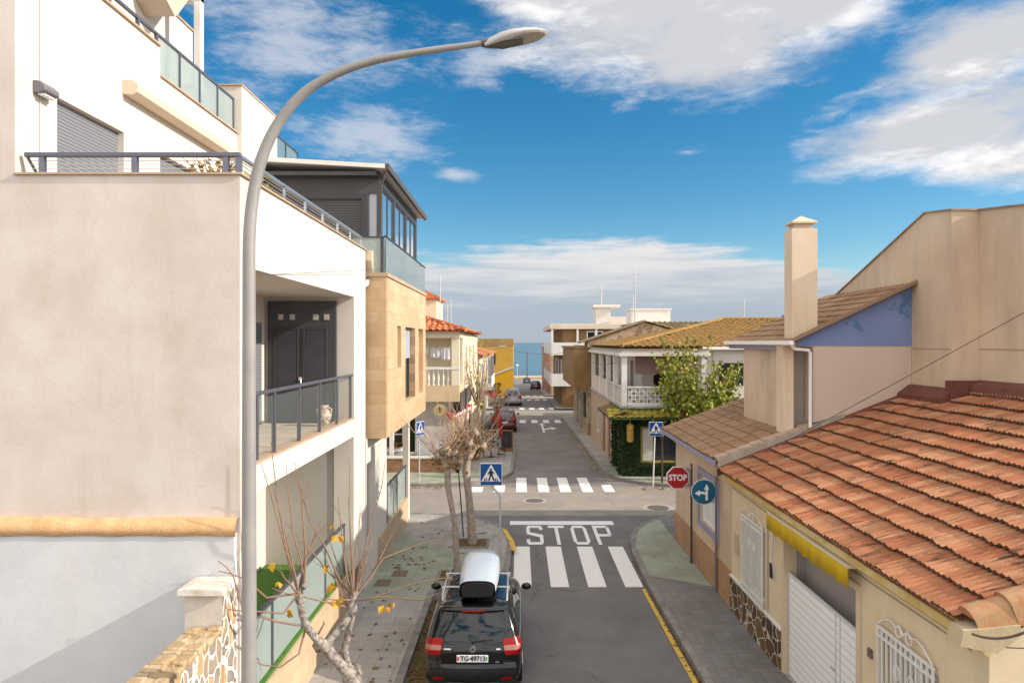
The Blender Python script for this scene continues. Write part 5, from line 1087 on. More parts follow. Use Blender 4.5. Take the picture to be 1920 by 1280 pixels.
# ---- stone gabled house and other roofs behind
def stone_house():
    t = thing('stone_gable_house', 'old house with a crumbling stone gable and a brown rendered bay over the street', 'house', (8, 52, 0))
    stone = M('stone_gable', rough=.95, bump=.8, bs=8, pat=('crazy', 2.2, .05, (.5, .4, .28), (.46, .35, .23), (.56, .45, .31), (.33, .24, .16)))
    m = MB(); m.prism([(4.7, 0), (13.6, 0), (13.6, 6.4), (8.6, 7.75), (4.7, 6.45)], 'y', 46.3, 48.5); m.box(4.7, 13.6, 48.5, 58, 0, 6.2); m.build('wall', stone, t)
    m = MB(); m.box(3.75, 4.96, 46.25, 57.5, 3.3, 6.0); m.build('bay', woodd, t)
    m = MB()
    for i in range(22): m.box(3.6, 5.1, 46.2 + i * .5, 46.65 + i * .5, 6.003 + (i % 2) * .03, 6.1 + (i % 2) * .03)
    m.build('bay_roof', tile_d, t)
    m = MB(); m.prism([(4.2, 6.35), (8.6, 7.82), (8.6, 7.94), (4.2, 6.46)], 'y', 46.1, 48.6); m.build('roof_slab', M('roof_edge_brown', (.22, .15, .09), (.3, .22, .13), 2), t)
    sl = (7.8 - 6.4) / 5.2; m = MB(); ev = Vector((-1, 0, sl)).normalized(); m.tiles((13.9, 46.1, 6.4), (0, 1, 0), ev, 30, 9, .4, .6, .07, 1, .03, 4, 6); m.build('roof', tile_d, t)
    m = MB(); m.box(4.62, 4.698, 47.5, 48.6, 1.2, 2.9); m.build('green_shutter', M('shutter_green', (.02, .07, .045)), t)
    m = MB(); m.box(4.62, 4.698, 50, 51.2, .14, 2.6); m.box(4.62, 4.698, 53.5, 54.6, .14, 2.6); m.build('door', M('door_grey2', (.3, .25, .22)), t)
    m = MB(); m.cyl((8.2, 48, 7.7), (8.2, 48, 11.6), .05, .03, 6); 
    for z, l in ((11.2, .35), (10.6, .3), (10.0, .25)): m.tube([(8.2 - l, 48, z), (8.2 + l, 48, z)], .015, 4)
    m.build('antenna_mast', galv, t)
stone_house()
def brown_roof_house():
    t = thing('brown_roof_house', 'house with a broad brown tiled roof behind the ochre roof', 'house', (18, 54, 0))
    m = MB(); m.box(14.2, 30, 50, 60, 0, 6.5); m.build('wall', RW, t)
    m = MB(); m.tiles((9.5, 49.2, 6.75), (1, 0, 0), (0, 1, .22), 50, 10, .42, .6, .09, 1, .03, 14, 6); m.add([(9.5, 49.2, 6.7), (30, 49.2, 6.7), (30, 55.2, 8.0), (9.5, 55.2, 8.0)], [(0, 1, 2, 3)]); r = m.build('roof', tile_d, t)
    m = MB()
    for x, y, z in ((12.5, 51, 7.1), (15.9, 53, 7.6)):
        m.box(x - .25, x + .25, y - .25, y + .25, z, z + .55); m.box(x - .33, x + .33, y - .33, y + .33, z + .552, z + .62)
    m.build('chimney', beige, r)
brown_roof_house()
def balcony_block():
    t = thing('balcony_block', 'white and brown apartment block with two street balconies on the right near the sea', 'building', (8, 74, 0))
    m = MB(); m.box(4.3, 16, 66, 84, -1, 7.7); m.build('wall', woodd, t)
    m = MB(); m.box(3.0, 16, 65.6, 84, 7.703, 8.15); m.box(3.2, 16, 65.8, 84, 8.15, 8.2); m.build('roof_slab', M('slab_pale', (.66, .56, .46), (.58, .48, .38), 1), t)
    for z0 in (2.2, 5.2):
        m = MB(); m.box(3.1, 4.3, 65.7, 83, z0, z0 + .22); b = m.build('balcony', wpaint, t)
        m = MB(); m.box(3.1, 3.2, 65.7, 83, z0 + .223, z0 + 1.15); m.box(3.2, 6.4, 65.62, 65.7, z0 + .0, z0 + 1.2); m.build('parapet', wpaint, b)
    for x in (3.15, 5.6, 7.4):
        m = MB(); m.box(x, x + .2, 65.65, 65.85, 6.4, 7.70); m.build('column', wpaint, t)
    for a in (67, 72, 77): window(t, 'x', 4.24, -1, a, a + 1.6, 2.6, 4.7, wpvc, wglass, 2, 0, .1)
    window(t, 'y', 65.95, -1, 5.0, 6.2, 2.6, 4.6, wpvc, wglass, 2, 0, .1); window(t, 'y', 65.95, -1, 6.6, 8.2, 6.6, 7.5, wpvc, wglass, 2, 0, .1)
    m = MB(); m.box(8.4, 10.0, 74, 77, 8.2, 10.2); m.box(8.1, 11.0, 73.6, 77.4, 10.203, 10.5); tw = m.build('stair_tower', M('render_white2', (.7, .66, .61), (.62, .58, .53), 1), t)
    m = MB(); m.cyl((9.0, 74, 10.5), (9.0, 74, 12.6), .06, n=6); m.tube([(8.6, 74, 12.0), (9.4, 74, 12.0)], .03, 4); m.build('antenna', galv, tw)
    m = MB(); m.box(10.2, 13.5, 76, 80, 8.2, 9.3); m.build('roof_room', M('render_white2'), t)
balcony_block()
t = thing('white_roof_block', 'white block with a plain parapet rising behind the ochre roofs', 'building', (13.6, 72, 0))
m = MB(); m.box(16.1, 17, 68, 78, -1, 8); m.box(11.6, 15.6, 70, 73.5, 8.21, 9.75); m.build('wall', M('render_white2'), t)
m = MB(); m.box(11.5, 15.7, 69.9, 73.6, 9.753, 9.88); m.build('parapet_cap', wpaint, t)
m = MB(); m.cyl((11.7, 69.6, 8.2), (11.7, 69.6, 11.2), .05, n=6)
for z, l in ((11.0, .4), (10.5, .5), (10.0, .35)): m.tube([(11.7 - l, 69.6, z), (11.7 + l, 69.6, z)], .02, 4)
m.build('antenna', galv, t)
simple_house('pink_house', 'narrow reddish house at the sea end of the street on the right', 4.4, 9, 100, 128, zf(110), 5.6, M('render_reddish', (.42, .22, .15), (.36, .2, .14), .5), tile_s, -1, [(102, 103.5, 1.5, 3.4), (108, 109.5, 1.5, 3.4)], .3)
simple_house('tan_house', 'tan flat roofed house between the brown block and the reddish house', 4.6, 14, 92.5, 99, zf(95), 4.2, RW, RW, -1, [(94, 95.5, 1.0, 3.0)], .3, roof='flat')
simple_house('grey_house', 'long pale house row far back on the right', 18, 40, 62, 80, 0, 7.7, M('render_pale', (.6, .5, .4), (.54, .45, .36), .3), M('render_pale'), -1, [], .3, roof='flat')
t = thing('roof_antenna', 'thin television antenna on the far right roofs', 'antenna', (20, 60.5, 7))
m = MB(); m.cyl((20, 60.5, 6.4), (20, 60.5, 10.2), .04, n=6); m.tube([(19.5, 60.5, 10), (20.7, 60.5, 10)], .02, 4); m.tube([(19.7, 60.5, 9.4), (20.3, 60.5, 9.4)], .02, 4); m.build('mast', galv, t)
# low rise blocks further back so that the town does not end at the roofs
for i, (x0, x1, y0, y1, zt) in enumerate(((-40, -12, 33, 58, 6.2), (-40, -12, 66, 84, 5.5), (24, 60, 33, 58, 6.6), (-45, -12, 96, 140, 4.0), (12, 60, 100, 150, 4.4))):
    simple_house('back_house', ['pale house row behind the terrace house', 'pale house row behind the plain white house', 'pale house row behind the ivy house', 'low pale house row by the sea on the left', 'low pale house row by the sea on the right'][i], x0, x1, y0, y1, zf(y0), zt + zf(y0) * .5, RW if i % 2 else creamw, RW, 1, [], .2, roof='flat')

# ================================================================== STREET FURNITURE
def lamp():
    Y = 7.5; t = thing('street_lamp', 'tall tapered grey street lamp with a curved arm in the foreground', 'street lamp', ((467 - CX) * Y / F, Y, .12))
    pts = [(467, 1725), (467, 1280), (467, 900), (467, 600), (467, 470), (469, 420), (473, 380), (480, 338), (490, 300), (505, 262), (524, 228), (548, 196), (578, 168), (612, 147), (655, 128), (710, 112), (780, 99), (850, 89), (915, 80)]
    rad = [.088, .081, .074, .069, .0665, .0655, .065, .064, .063, .061, .058, .055, .052, .049, .0455, .042, .038, .034, .031]
    # smooth the pole with a Catmull-Rom spline
    W_ = [P(*p, Y) for p in pts]; out = []; ro = []
    for i in range(len(W_) - 1):
        p0, p1, p2, p3 = W_[max(i - 1, 0)], W_[i], W_[i + 1], W_[min(i + 2, len(W_) - 1)]
        for k in range(4):
            s = k / 4; out.append(.5 * ((2 * p1) + (p2 - p0) * s + (2 * p0 - 5 * p1 + 4 * p2 - p3) * s * s + (3 * p1 - p0 - 3 * p2 + p3) * s ** 3)); ro.append(rad[i] + (rad[i + 1] - rad[i]) * s)
    out.append(W_[-1]); ro.append(rad[-1])
    m = MB(); m.tube(out, ro, 20); m.build('pole', lampm, t)
    m = MB(); b = P(467, 1725, Y); m.box(b.x - .2, b.x + .2, Y - .2, Y + .2, .121, .15); m.build('base_plate', galv, t)
    # head
    a = P(908, 79, Y); e = P(1029, 62, Y); d = (e - a); L_ = d.length; d.normalize(); up = Vector((0, 1, 0)).cross(d); up = -up if up.z < 0 else up; sd = Vector((0, 1, 0))
    def shell(prof, z0, z1):
        v = []; n = len(prof)
        for f, w in prof:
            for k in range(9):
                th = math.pi * k / 8; v.append(a + d * L_ * f + sd * (w * math.cos(th)) + up * (z0(f) + (z1(f) - z0(f)) * math.sin(th)))
        return v, [(i * 9 + k, i * 9 + k + 1, (i + 1) * 9 + k + 1, (i + 1) * 9 + k) for i in range(n - 1) for k in range(8)] + [tuple(i * 9 for i in range(n)) + tuple(i * 9 + 8 for i in reversed(range(n)))]
    prof = [(0, .045), (.06, .06), (.15, .10), (.28, .14), (.45, .165), (.65, .17), (.82, .145), (.93, .095), (1, .02)]
    zl = lambda f: -.055 + .055 * max(0, (f - .1)) ** .8; zh = lambda f: zl(f) + .115 * math.sin(math.pi * min(1, .12 + f * .9)) ** .7 * (1 - .25 * f) + .008
    m = MB(); v, fs = shell(prof, zl, zh); m.add(v, fs, True); hd = m.build('lamp_head', M('lamp_head', (.50, .48, .45), (.44, .42, .4), 4, rough=.45), t)
    m = MB(); v = []
    pr2 = [(.40, .0), (.44, .09), (.55, .125), (.7, .13), (.84, .10), (.92, .05), (.95, .0)]
    for f, w in pr2: v.append(a + d * L_ * f + sd * w + up * (zl(f) - .006))
    for f, w in pr2[::-1][1:-1]: v.append(a + d * L_ * f - sd * w + up * (zl(f) - .006))
    m.add(v, [tuple(range(len(v)))]); m.build('lens', M('lamp_lens', (.42, .38, .32), rough=.2), hd)
    m = MB(); m.tube([a - d * .03 - up * .01, a + d * .2 - up * .045, a + d * .42 - up * .045], [.042, .06, .04], 10); m.build('bracket', M('lamp_bracket', (.10, .085, .07), rough=.6), hd)
lamp()

def ped_face(t, x, y, z, s, facing=-1):
    """square crossing sign, s = half side, looking towards -Y"""
    pl = MB(); pl.box(x - s, x + s, y, y + .025, z - s, z + s); p = pl.build('plate', s_white, t, bevel=.012)
    q = s * .94; m = MB(); m.box(x - q, x + q, y - .006, y, z - q, z + q); m.build('blue_field', s_blue, p)
    m = MB(); m.prism([(x - s * .88, z - s * .62), (x + s * .88, z - s * .62), (x, z + s * .90)], 'y', y - .012, y - .0062); tr = m.build('triangle', s_white, p)
    m = MB(); yy0, yy1 = y - .018, y - .0122
    m.prism([(x + s * (-.03 + .1 * math.cos(a * .5236)), z + s * (.46 + .1 * math.sin(a * .5236))) for a in range(12)], 'y', yy0, yy1)
    f = lambda pts: m.prism([(x + s * a, z + s * b) for a, b in pts], 'y', yy0, yy1)
    f([(-.13, .34), (.1, .34), (.15, -.08), (-.12, -.08)]); f([(-.13, .34), (-.32, .02), (-.25, -.03), (-.1, .16)]); f([(.1, .34), (.3, .1), (.26, .03), (.1, .2)])
    f([(-.12, -.08), (.03, -.08), (-.15, -.58), (-.28, -.58)]); f([(.02, -.08), (.15, -.08), (.33, -.56), (.2, -.58)])
    for k in (-.62, -.44, .42, .6): f([(k - .045, -.6), (k + .045, -.6), (k * .86 + .04, -.34), (k * .86 - .04, -.34)])
    m.build('walking_figure', s_black, p)
def ped_sign(x, y, zc, label, s=.30, pole_dx=.24, pm=None, kink=True):
    t = thing('crossing_sign', label, 'road sign', (x + pole_dx, y, .12))
    m = MB(); r = .03
    if kink: pts = [(x + pole_dx, y + .05, .12), (x + pole_dx, y + .05, zc - s - .33), (x + pole_dx - .02, y + .05, zc - s - .25), (x + .04, y + .05, zc - s - .06), (x, y + .05, zc - s + .05), (x, y + .05, zc + s * .8)]
    else: pts = [(x + pole_dx, y + .05, .12), (x + pole_dx * .4, y + .05, zc - s), (x + pole_dx * .4, y + .05, zc + s * .8)]
    m.tube(pts, r, 10); m.build('pole', pm or galv, t)
    ped_face(t, x, y, zc, s); return t
ped_sign(-.73, 18.25, 2.88, 'blue crossing sign on a bent pole beside the stop lettering')
ped_sign(6.03, 29.9, 2.62, 'blue crossing sign on a leaning pole in front of the ivy corner house', .31, -.12, wpaint, False)
tl = ped_sign(-4.4, 30.6, 2.55, 'narrow angled blue crossing sign in front of the terrace house', .31, 0, galv, False)
for ch in tl.children: pass
tl.rotation_euler = (0, 0, R(62))
m = MB(); m.cyl((6.42, 30.5, .12), (6.42, 30.5, 2.75), .045, n=8); m.box(6.34, 6.5, 30.44, 30.46, 2.1, 2.72); tag(m.build('sign_post', steel_b), 'brown post behind the leaning crossing sign near the ivy house', 'post')
def stop_sign():
    x, y, z, r = 4.52, 19.35, 2.57, .345
    t = thing('stop_sign', 'red octagonal stop sign bracketed from a dark pole on the corner house', 'road sign', (4.93, 19.45, .12))
    m = MB(); m.cyl((4.93, 19.45, .12), (4.93, 19.45, z + .38), .032, n=10); m.build('pole', steel_b, t)
    m = MB(); m.box(x, 4.93, y + .06, y + .09, z + .26, z + .30); m.box(x, 4.93, y + .06, y + .09, z - .30, z - .26); m.build('bracket', galv, t)
    oc = lambda r_: [(x + r_ * math.cos(R(22.5 + 45 * k)), z + r_ * math.sin(R(22.5 + 45 * k))) for k in range(8)]
    m = MB(); m.prism(oc(r), 'y', y, y + .03); pl = m.build('plate', s_white, t)
    m = MB(); m.prism(oc(r * .92), 'y', y - .006, y - .001); m.build('red_field', s_red, pl)
    text_mesh('lettering', 'STOP', .235, s_white, pl, (x, y - .009, z), extrude=.002, sx=.92, bold=.008)
    m = MB(); m.box(x + .2, 4.9, y + .04, y + .05, z - .25, z + .25); m.build('back_plate', cement, t)
stop_sign()
def turn_sign():
    x, y, z, r = 4.66, 17.15, 2.65, .315
    t = thing('turn_sign', 'round blue sign with white straight and left arrows on a pole by the corner house', 'road sign', (5.0, 17.22, .12))
    m = MB(); m.cyl((4.985, 17.22, .12), (4.985, 17.22, z + .36), .03, n=10); m.build('pole', M('pole_grey_dark', (.2, .18, .18), rough=.5, metal=.3), t)
    m = MB(); 
    for dz in (-.28, .26): m.box(x, 4.985, y + .05, y + .075, z + dz, z + dz + .03)
    m.box(x + .05, 4.93, y + .03, y + .04, z - .26, z + .27); m.build('bracket', M('bracket_grey', (.45, .43, .41)), t)
    m = MB(); m.cyl((x, y + .02, z), (x, y, z), r, n=40); pl = m.build('plate', s_white, t)
    m = MB(); m.cyl((x, y - .001, z), (x, y - .006, z), r * .965, n=40); m.build('blue_field', s_teal, pl)
    m = MB(); f = lambda pts: m.prism([(x + r * a, z + r * b) for a, b in pts], 'y', y - .012, y - .0065)
    f([(.12, -.66), (.3, -.66), (.3, .22), (.12, .22)]); f([(.0, .2), (.42, .2), (.21, .66)])
    f([(.115, -.2), (.115, -.02), (-.18, .06), (-.34, .0), (-.34, -.18), (-.18, -.14)]); f([(-.34, -.34), (-.34, .16), (-.74, -.1)])
    m.build('arrows', s_white, pl)
turn_sign()

def cable(name, label, a, b, sag, r=.008):
    m = MB(); a, b = Vector(a), Vector(b)
    m.tube([a.lerp(b, i / 24) - Vector((0, 0, sag * 4 * (i / 24) * (1 - i / 24))) for i in range(25)], r, 5); tag(m.build(name, M('cable_black', (.12, .08, .06), rough=.6)), label, 'cable')
cable('overhead_cable', 'thin cable slanting across the gabled building above the red tiled roof', P(1925, 583, 12.5), P(1440, 845, 16.1), .02)
cable('overhead_cable', 'black cable sagging from the near corner of the red tiled roof', P(1822, 1187, 7.1), P(1935, 1178, 6.7), .07, .014)
cable('overhead_cable', 'thin wire leaving the near corner of the cream house wall', P(1884, 1213, 7.3), P(1960, 1214, 6.9), .005, .006)
cable('overhead_cable', 'faint cable along the white facade above the balcony', P(470, 516, 10.0), P(800, 497, 25), .03, .005)
# ================================================================== TREES
def shoot(m, a, b, r0, r1, rr, bend=.06, n=5, bow=None):
    a, b = Vector(a), Vector(b); L_ = (b - a).length; pts = []
    o1 = Vector((rr.uniform(-1, 1), rr.uniform(-1, 1), rr.uniform(-.5, .5))) * L_ * bend
    if bow is not None: o1 = o1 + Vector(bow)
    for i in range(n + 1):
        f = i / n; pts.append(a.lerp(b, f) + o1 * math.sin(math.pi * f) + Vector((rr.uniform(-1, 1), rr.uniform(-1, 1), rr.uniform(-1, 1))) * L_ * .012 * (0 < i < n))
    m.tube(pts, [r0 + (r1 - r0) * i / n for i in range(n + 1)], 5); return pts
def near_tree():
    rr = random.Random(31); Y = 9.75
    q = lambda px, py, dy=0.0: P(px, py, Y + dy)
    t = thing('pruned_tree', 'pruned bare mulberry with twisted grey trunk and a few last yellow leaves', 'tree', (-2.55, Y, .12))
    m = MB()
    base = Vector((-2.5, Y - .1, .13))
    fork = q(672, 1300)
    m.tube([base, Vector((-2.48, Y - .12, .7)), fork, q(655, 1262)], [.12, .105, .092, .082], 10)
    m.tube([q(672, 1296), q(652, 1260), q(622, 1228), q(612, 1205), q(600, 1205, -.05)], [.088, .08, .073, .068, .064], 9)
    m.tube([q(617, 1222), q(600, 1205, -.1), q(578, 1178, -.15), q(566, 1150, -.2), q(560, 1118, -.22)], [.066, .058, .052, .05, .044], 9)
    m.tube([q(612, 1210), q(625, 1190, .05), q(648, 1165, .12), q(660, 1140, .18), q(664, 1105, .2)], [.075, .062, .055, .06, .045], 9)
    m.tube([q(676, 1290), q(650, 1242, .3), q(646, 1215, .35), q(655, 1180, .3), q(660, 1150, .25)], [.075, .058, .052, .048, .05], 9)
    m.tube([q(672, 1268, .05), q(672, 1245, .05)], [.055, .035], 8)
    for c_, s in ((q(562, 1122, -.2), .065), (q(660, 1142, .18), .075), (q(598, 1208, -.05), .085), (q(655, 1268), .1), (q(664, 1112, .2), .05), (q(570, 1098, -.2), .04)): m.blob(c_, s, s, s * 1.1, rr.randint(0, 99), .35, 10, 7)
    m.build('trunk', M('bark_mottled', (.36, .32, .28), (.15, .13, .115), 16, .42, .6, rough=.95, bump=1.0, bs=34), t)
    k1, k1b, k2 = q(560, 1112, -.22), q(570, 1095, -.2), q(662, 1125, .2)
    b = MB()
    S = [(k1, q(489, 868, -.5)), (k1, q(508, 828, -.3)), (k1b, q(536, 862, .1)), (k1b, q(551, 866, -.4)), (k1, q(532, 985, -.6)), (k1, q(600, 980, .2)), (k1b, q(560, 960, 0.3)), (k1, q(520, 1065, -.7)),
         (k2, q(655, 852, .3)), (k2, q(722, 866, .6)), (k2, q(634, 930, .0)), (k2, q(552, 885, .5)), (k2, q(536, 980, -.1)), (k2, q(676, 960, .9)), (k2, q(700, 985, .4)), (k2, q(735, 1000, .9)), (k2, q(690, 1055, .2)), (k2, q(612, 1000, .6)), (k2, q(640, 1010, -.3)), (k2, q(668, 1000, -.2)), (q(655, 1145, .2), q(604, 1030, .1)), (k2, q(600, 1120, -.3)), (q(660, 1140, .2), q(510, 1102, -.5))]
    ends = []
    for a, e in S: ends.append(shoot(b, a, e, .018, .004, rr, .05))
    # long drooping and sideways ones
    for pts in ([k2, q(700, 1120, .2), q(770, 1095, .3), q(834, 1083, .3), q(850, 1086, .3)], [k2, q(720, 1118, .0), q(790, 1124, .1), q(826, 1110, .1)], [k2, q(720, 1045, .6), q(790, 1018, .8), q(834, 1010, .8)],
                [q(562, 1172, -.2), q(520, 1165, -.4), q(470, 1150, -.6), q(448, 1120, -.7), q(438, 1080, -.7), q(424, 1062, -.7), q(408, 1050, -.7)], [k1, q(500, 1120, -.5), q(460, 1085, -.6), q(432, 1075, -.6), q(410, 1070, -.6)],
                [q(572, 1180, -.1), q(560, 1225, -.3), q(525, 1250, -.4), q(490, 1245, -.5), q(470, 1232, -.5)], [k1, q(530, 1150, -.4), q(490, 1146, -.6), q(455, 1145, -.6), q(415, 1140, -.6)], [q(590, 1200, 0), q(608, 1168, 0), q(606, 1162, 0)]):
        n = len(pts); b.tube(pts, [.017 - .012 * i / (n - 1) for i in range(n)], 5); ends.append(pts)
    for pts in list(ends)[:16]:
        for _ in range(2):
            i = rr.randint(1, len(pts) - 2); a = pts[i]; d = (pts[-1] - pts[0]).normalized() + Vector((rr.uniform(-1, 1), rr.uniform(-1, 1), rr.uniform(-.3, .6))) * .8
            shoot(b, a, a + d * rr.uniform(.15, .45), .006, .002, rr, .06, 3)
    b.build('branches', twig_m, t)
    l = MB()
    for px, py, n, s in ((512, 1058, 4, .19), (520, 1100, 3, .13), (542, 1152, 3, .14), (614, 1070, 3, .16), (624, 1100, 4, .18), (628, 1132, 5, .15), (618, 1112, 2, .14), (624, 985, 2, .12), (632, 1010, 3, .15), (724, 1142, 3, .17), (735, 1136, 2, .14), (640, 1128, 2, .11)):
        for _ in range(n): l.leaf(q(px + rr.uniform(-5, 5), py - 8 + rr.uniform(-6, 6), rr.uniform(-.2, .2)), s * rr.uniform(.6, .9), rr, 0, 1.2)
    l.build('leaves', M('leaf_autumn', (.52, .34, .02), (.36, .15, .02), 5, rough=.6), t)
near_tree()

def pollard(label, path, rad, hc, hr, nshoots, ln, seed, Y, wide=1.0, dry=300):
    rr = random.Random(seed); W_ = [P(x, y, Y) for x, y in path]; W_[0].z = .12
    t = thing('pollarded_tree', label, 'tree', W_[0])
    m = MB(); out = []
    m.tube(W_, rad, 9); hc = P(*hc, Y)
    m.tube([W_[-1], W_[-1].lerp(hc, .6), hc], [rad[-1], rad[-1] * .9, rad[-1] * .7], 8)
    knobs = []
    for _ in range(9):
        d = Vector((rr.uniform(-1, 1), rr.uniform(-1, 1), rr.uniform(-.3, 1))).normalized(); k = hc + Vector((d.x * hr * wide, d.y * hr, d.z * hr)); knobs.append(k)
        m.tube([W_[-1].lerp(hc, .3), hc.lerp(k, .5), k], [rad[-1] * .7, rad[-1] * .55, rad[-1] * .45], 7); m.blob(k, hr * .3, hr * .3, hr * .34, rr.randint(0, 999), .5, 9, 7)
    m.build('trunk', bark, t)
    b = MB()
    for _ in range(nshoots):
        k = rr.choice(knobs); out_ = (k - hc); out_.normalize()
        d = Vector((out_.x * .8 + rr.uniform(-.55, .55), out_.y * .8 + rr.uniform(-.5, .5), .75 + rr.uniform(-.25, .5))).normalized(); L_ = ln * rr.uniform(.45, 1.05)
        pts = shoot(b, k, k + d * L_ + Vector((0, 0, .1 * L_)), .012, .0035, rr, .07)
        if rr.random() < .6: i = rr.randint(1, 3); shoot(b, pts[i], pts[i] + (d + Vector((rr.uniform(-.8, .8), rr.uniform(-.8, .8), rr.uniform(-.2, .5)))) * L_ * .3, .006, .002, rr, .06, 3)
    b.build('branches', twigp, t)
    l = MB()
    for _ in range(dry):
        k = rr.choice(knobs); l.leaf(k + Vector((rr.gauss(0, 1), rr.gauss(0, 1), rr.gauss(-.1, 1))) * hr * .42, .10 * rr.uniform(.5, 1.2), rr, 0, .6)
    l.build('dry_leaves', M('dry_leaf', (.30, .175, .07), (.19, .11, .05), 6, rough=.9), t)
pollard('slim pollarded tree with a crooked trunk in the pit behind the parked car', [(857, 1082), (856, 1040), (853, 985), (846, 945), (840, 915), (839, 890)], [.10, .085, .075, .075, .08, .09], (838, 862), .28, 34, 1.5, 3, 18.3, 1.0, 380)
pollard('stout pollarded tree at the kerb bulge left of the crossing sign', [(886, 1018), (884, 985), (880, 940), (876, 905), (874, 880)], [.16, .13, .115, .115, .12], (880, 838), .46, 64, 1.75, 4, 21.35, 1.15, 650)
t = thing('tree_stake', 'thin dark stake leaning between the two pollarded trees', 'stake', P(869, 1003, 21.8)); m = MB(); m.cyl(P(869, 1006, 21.8), P(859, 872, 21.8), .022, n=6); m.build('rod', steel_b, t)
m = MB(); m.blob(P(858, 876, 21.75), .07, .05, .16, 3, .2); m.build('tied_cloth', s_black, t)
def street_tree():
    rr = random.Random(77); Y = 36.5; x = -2.0
    t = thing('young_street_tree', 'slender leafless tree with a few yellow leaves against the terrace house facade', 'tree', (x, Y, .12))
    m = MB(); m.tube([(x, Y, .12), (x - .05, Y, 1.5), (x - .1, Y, 2.9)], [.10, .085, .08], 8); m.build('trunk', bark, t)
    b = MB(); l = MB()
    for _ in range(26):
        a = Vector((x - .1, Y, 2.9)); e = a + Vector((rr.uniform(-1.1, .7), rr.uniform(-1.2, 1.2), rr.uniform(1.5, 4.0)))
        pts = shoot(b, a, e, .03, .006, rr, .06)
        for _ in range(2): i = rr.randint(1, 4); shoot(b, pts[i], pts[i] + Vector((rr.uniform(-.5, .5), rr.uniform(-.5, .5), rr.uniform(.2, .8))), .012, .004, rr, .05, 3)
        for _ in range(5): l.leaf(rr.choice(pts) + Vector((rr.uniform(-.1, .1), 0, rr.uniform(-.2, .1))), .17, rr, 0, .6)
    b.build('branches', twigp, t); l.build('leaves', leafl, t)
street_tree()
def crown_tree():
    rr = random.Random(55); Y = 30.9; x = 8.15
    t = thing('leafy_tree', 'bushy mulberry with thinning yellow green leaves beside the ivy corner house', 'tree', (x, Y, .12))
    m = MB(); m.tube([(x, Y, .12), (x + .04, Y, 1.2), (x, Y, 2.4)], [.17, .15, .16], 10)
    arms = []
    for i in range(9):
        a = 2 * math.pi * i / 9 + rr.uniform(-.2, .2); e = Vector((x + math.cos(a) * .75, Y + math.sin(a) * .55, 3.0 + rr.uniform(-.2, .3))); m.tube([(x, Y, 2.3), (x + math.cos(a) * .4, Y + math.sin(a) * .3, 2.75), e], [.10, .08, .07], 7); arms.append((e, a))
    m.build('trunk', barkb, t)
    b = MB(); g = MB()
    for e, a in arms:
        for _ in range(9):
            d = Vector((math.cos(a) * rr.uniform(.1, 1.2) + rr.uniform(-.5, .5), math.sin(a) * rr.uniform(.1, 1.0), rr.choice((1.1, 1.8, 2.5, 3.3)) * rr.uniform(.8, 1.15)))
            pts = shoot(b, e, e + d, .02, .005, rr, .06)
            for _ in range(46):
                f = rr.uniform(.2, 1.0) * (len(pts) - 1); i = int(f); p = pts[i].lerp(pts[min(i + 1, len(pts) - 1)], f - i) + Vector((rr.gauss(0, .1), rr.gauss(0, .1), rr.gauss(-.04, .1)))
                g.leaf(p, rr.uniform(.10, .21), rr, 0 if rr.random() < .6 else 1, .7)
        for _ in range(130): g.leaf(e + Vector((rr.gauss(0, .6), rr.gauss(0, .45), rr.gauss(.4, .45))), rr.uniform(.10, .2), rr, 0 if rr.random() < .6 else 1, .5)
    b.build('branches', twig_m, t); g.build('crown', [leafg, leafl], t)
crown_tree()

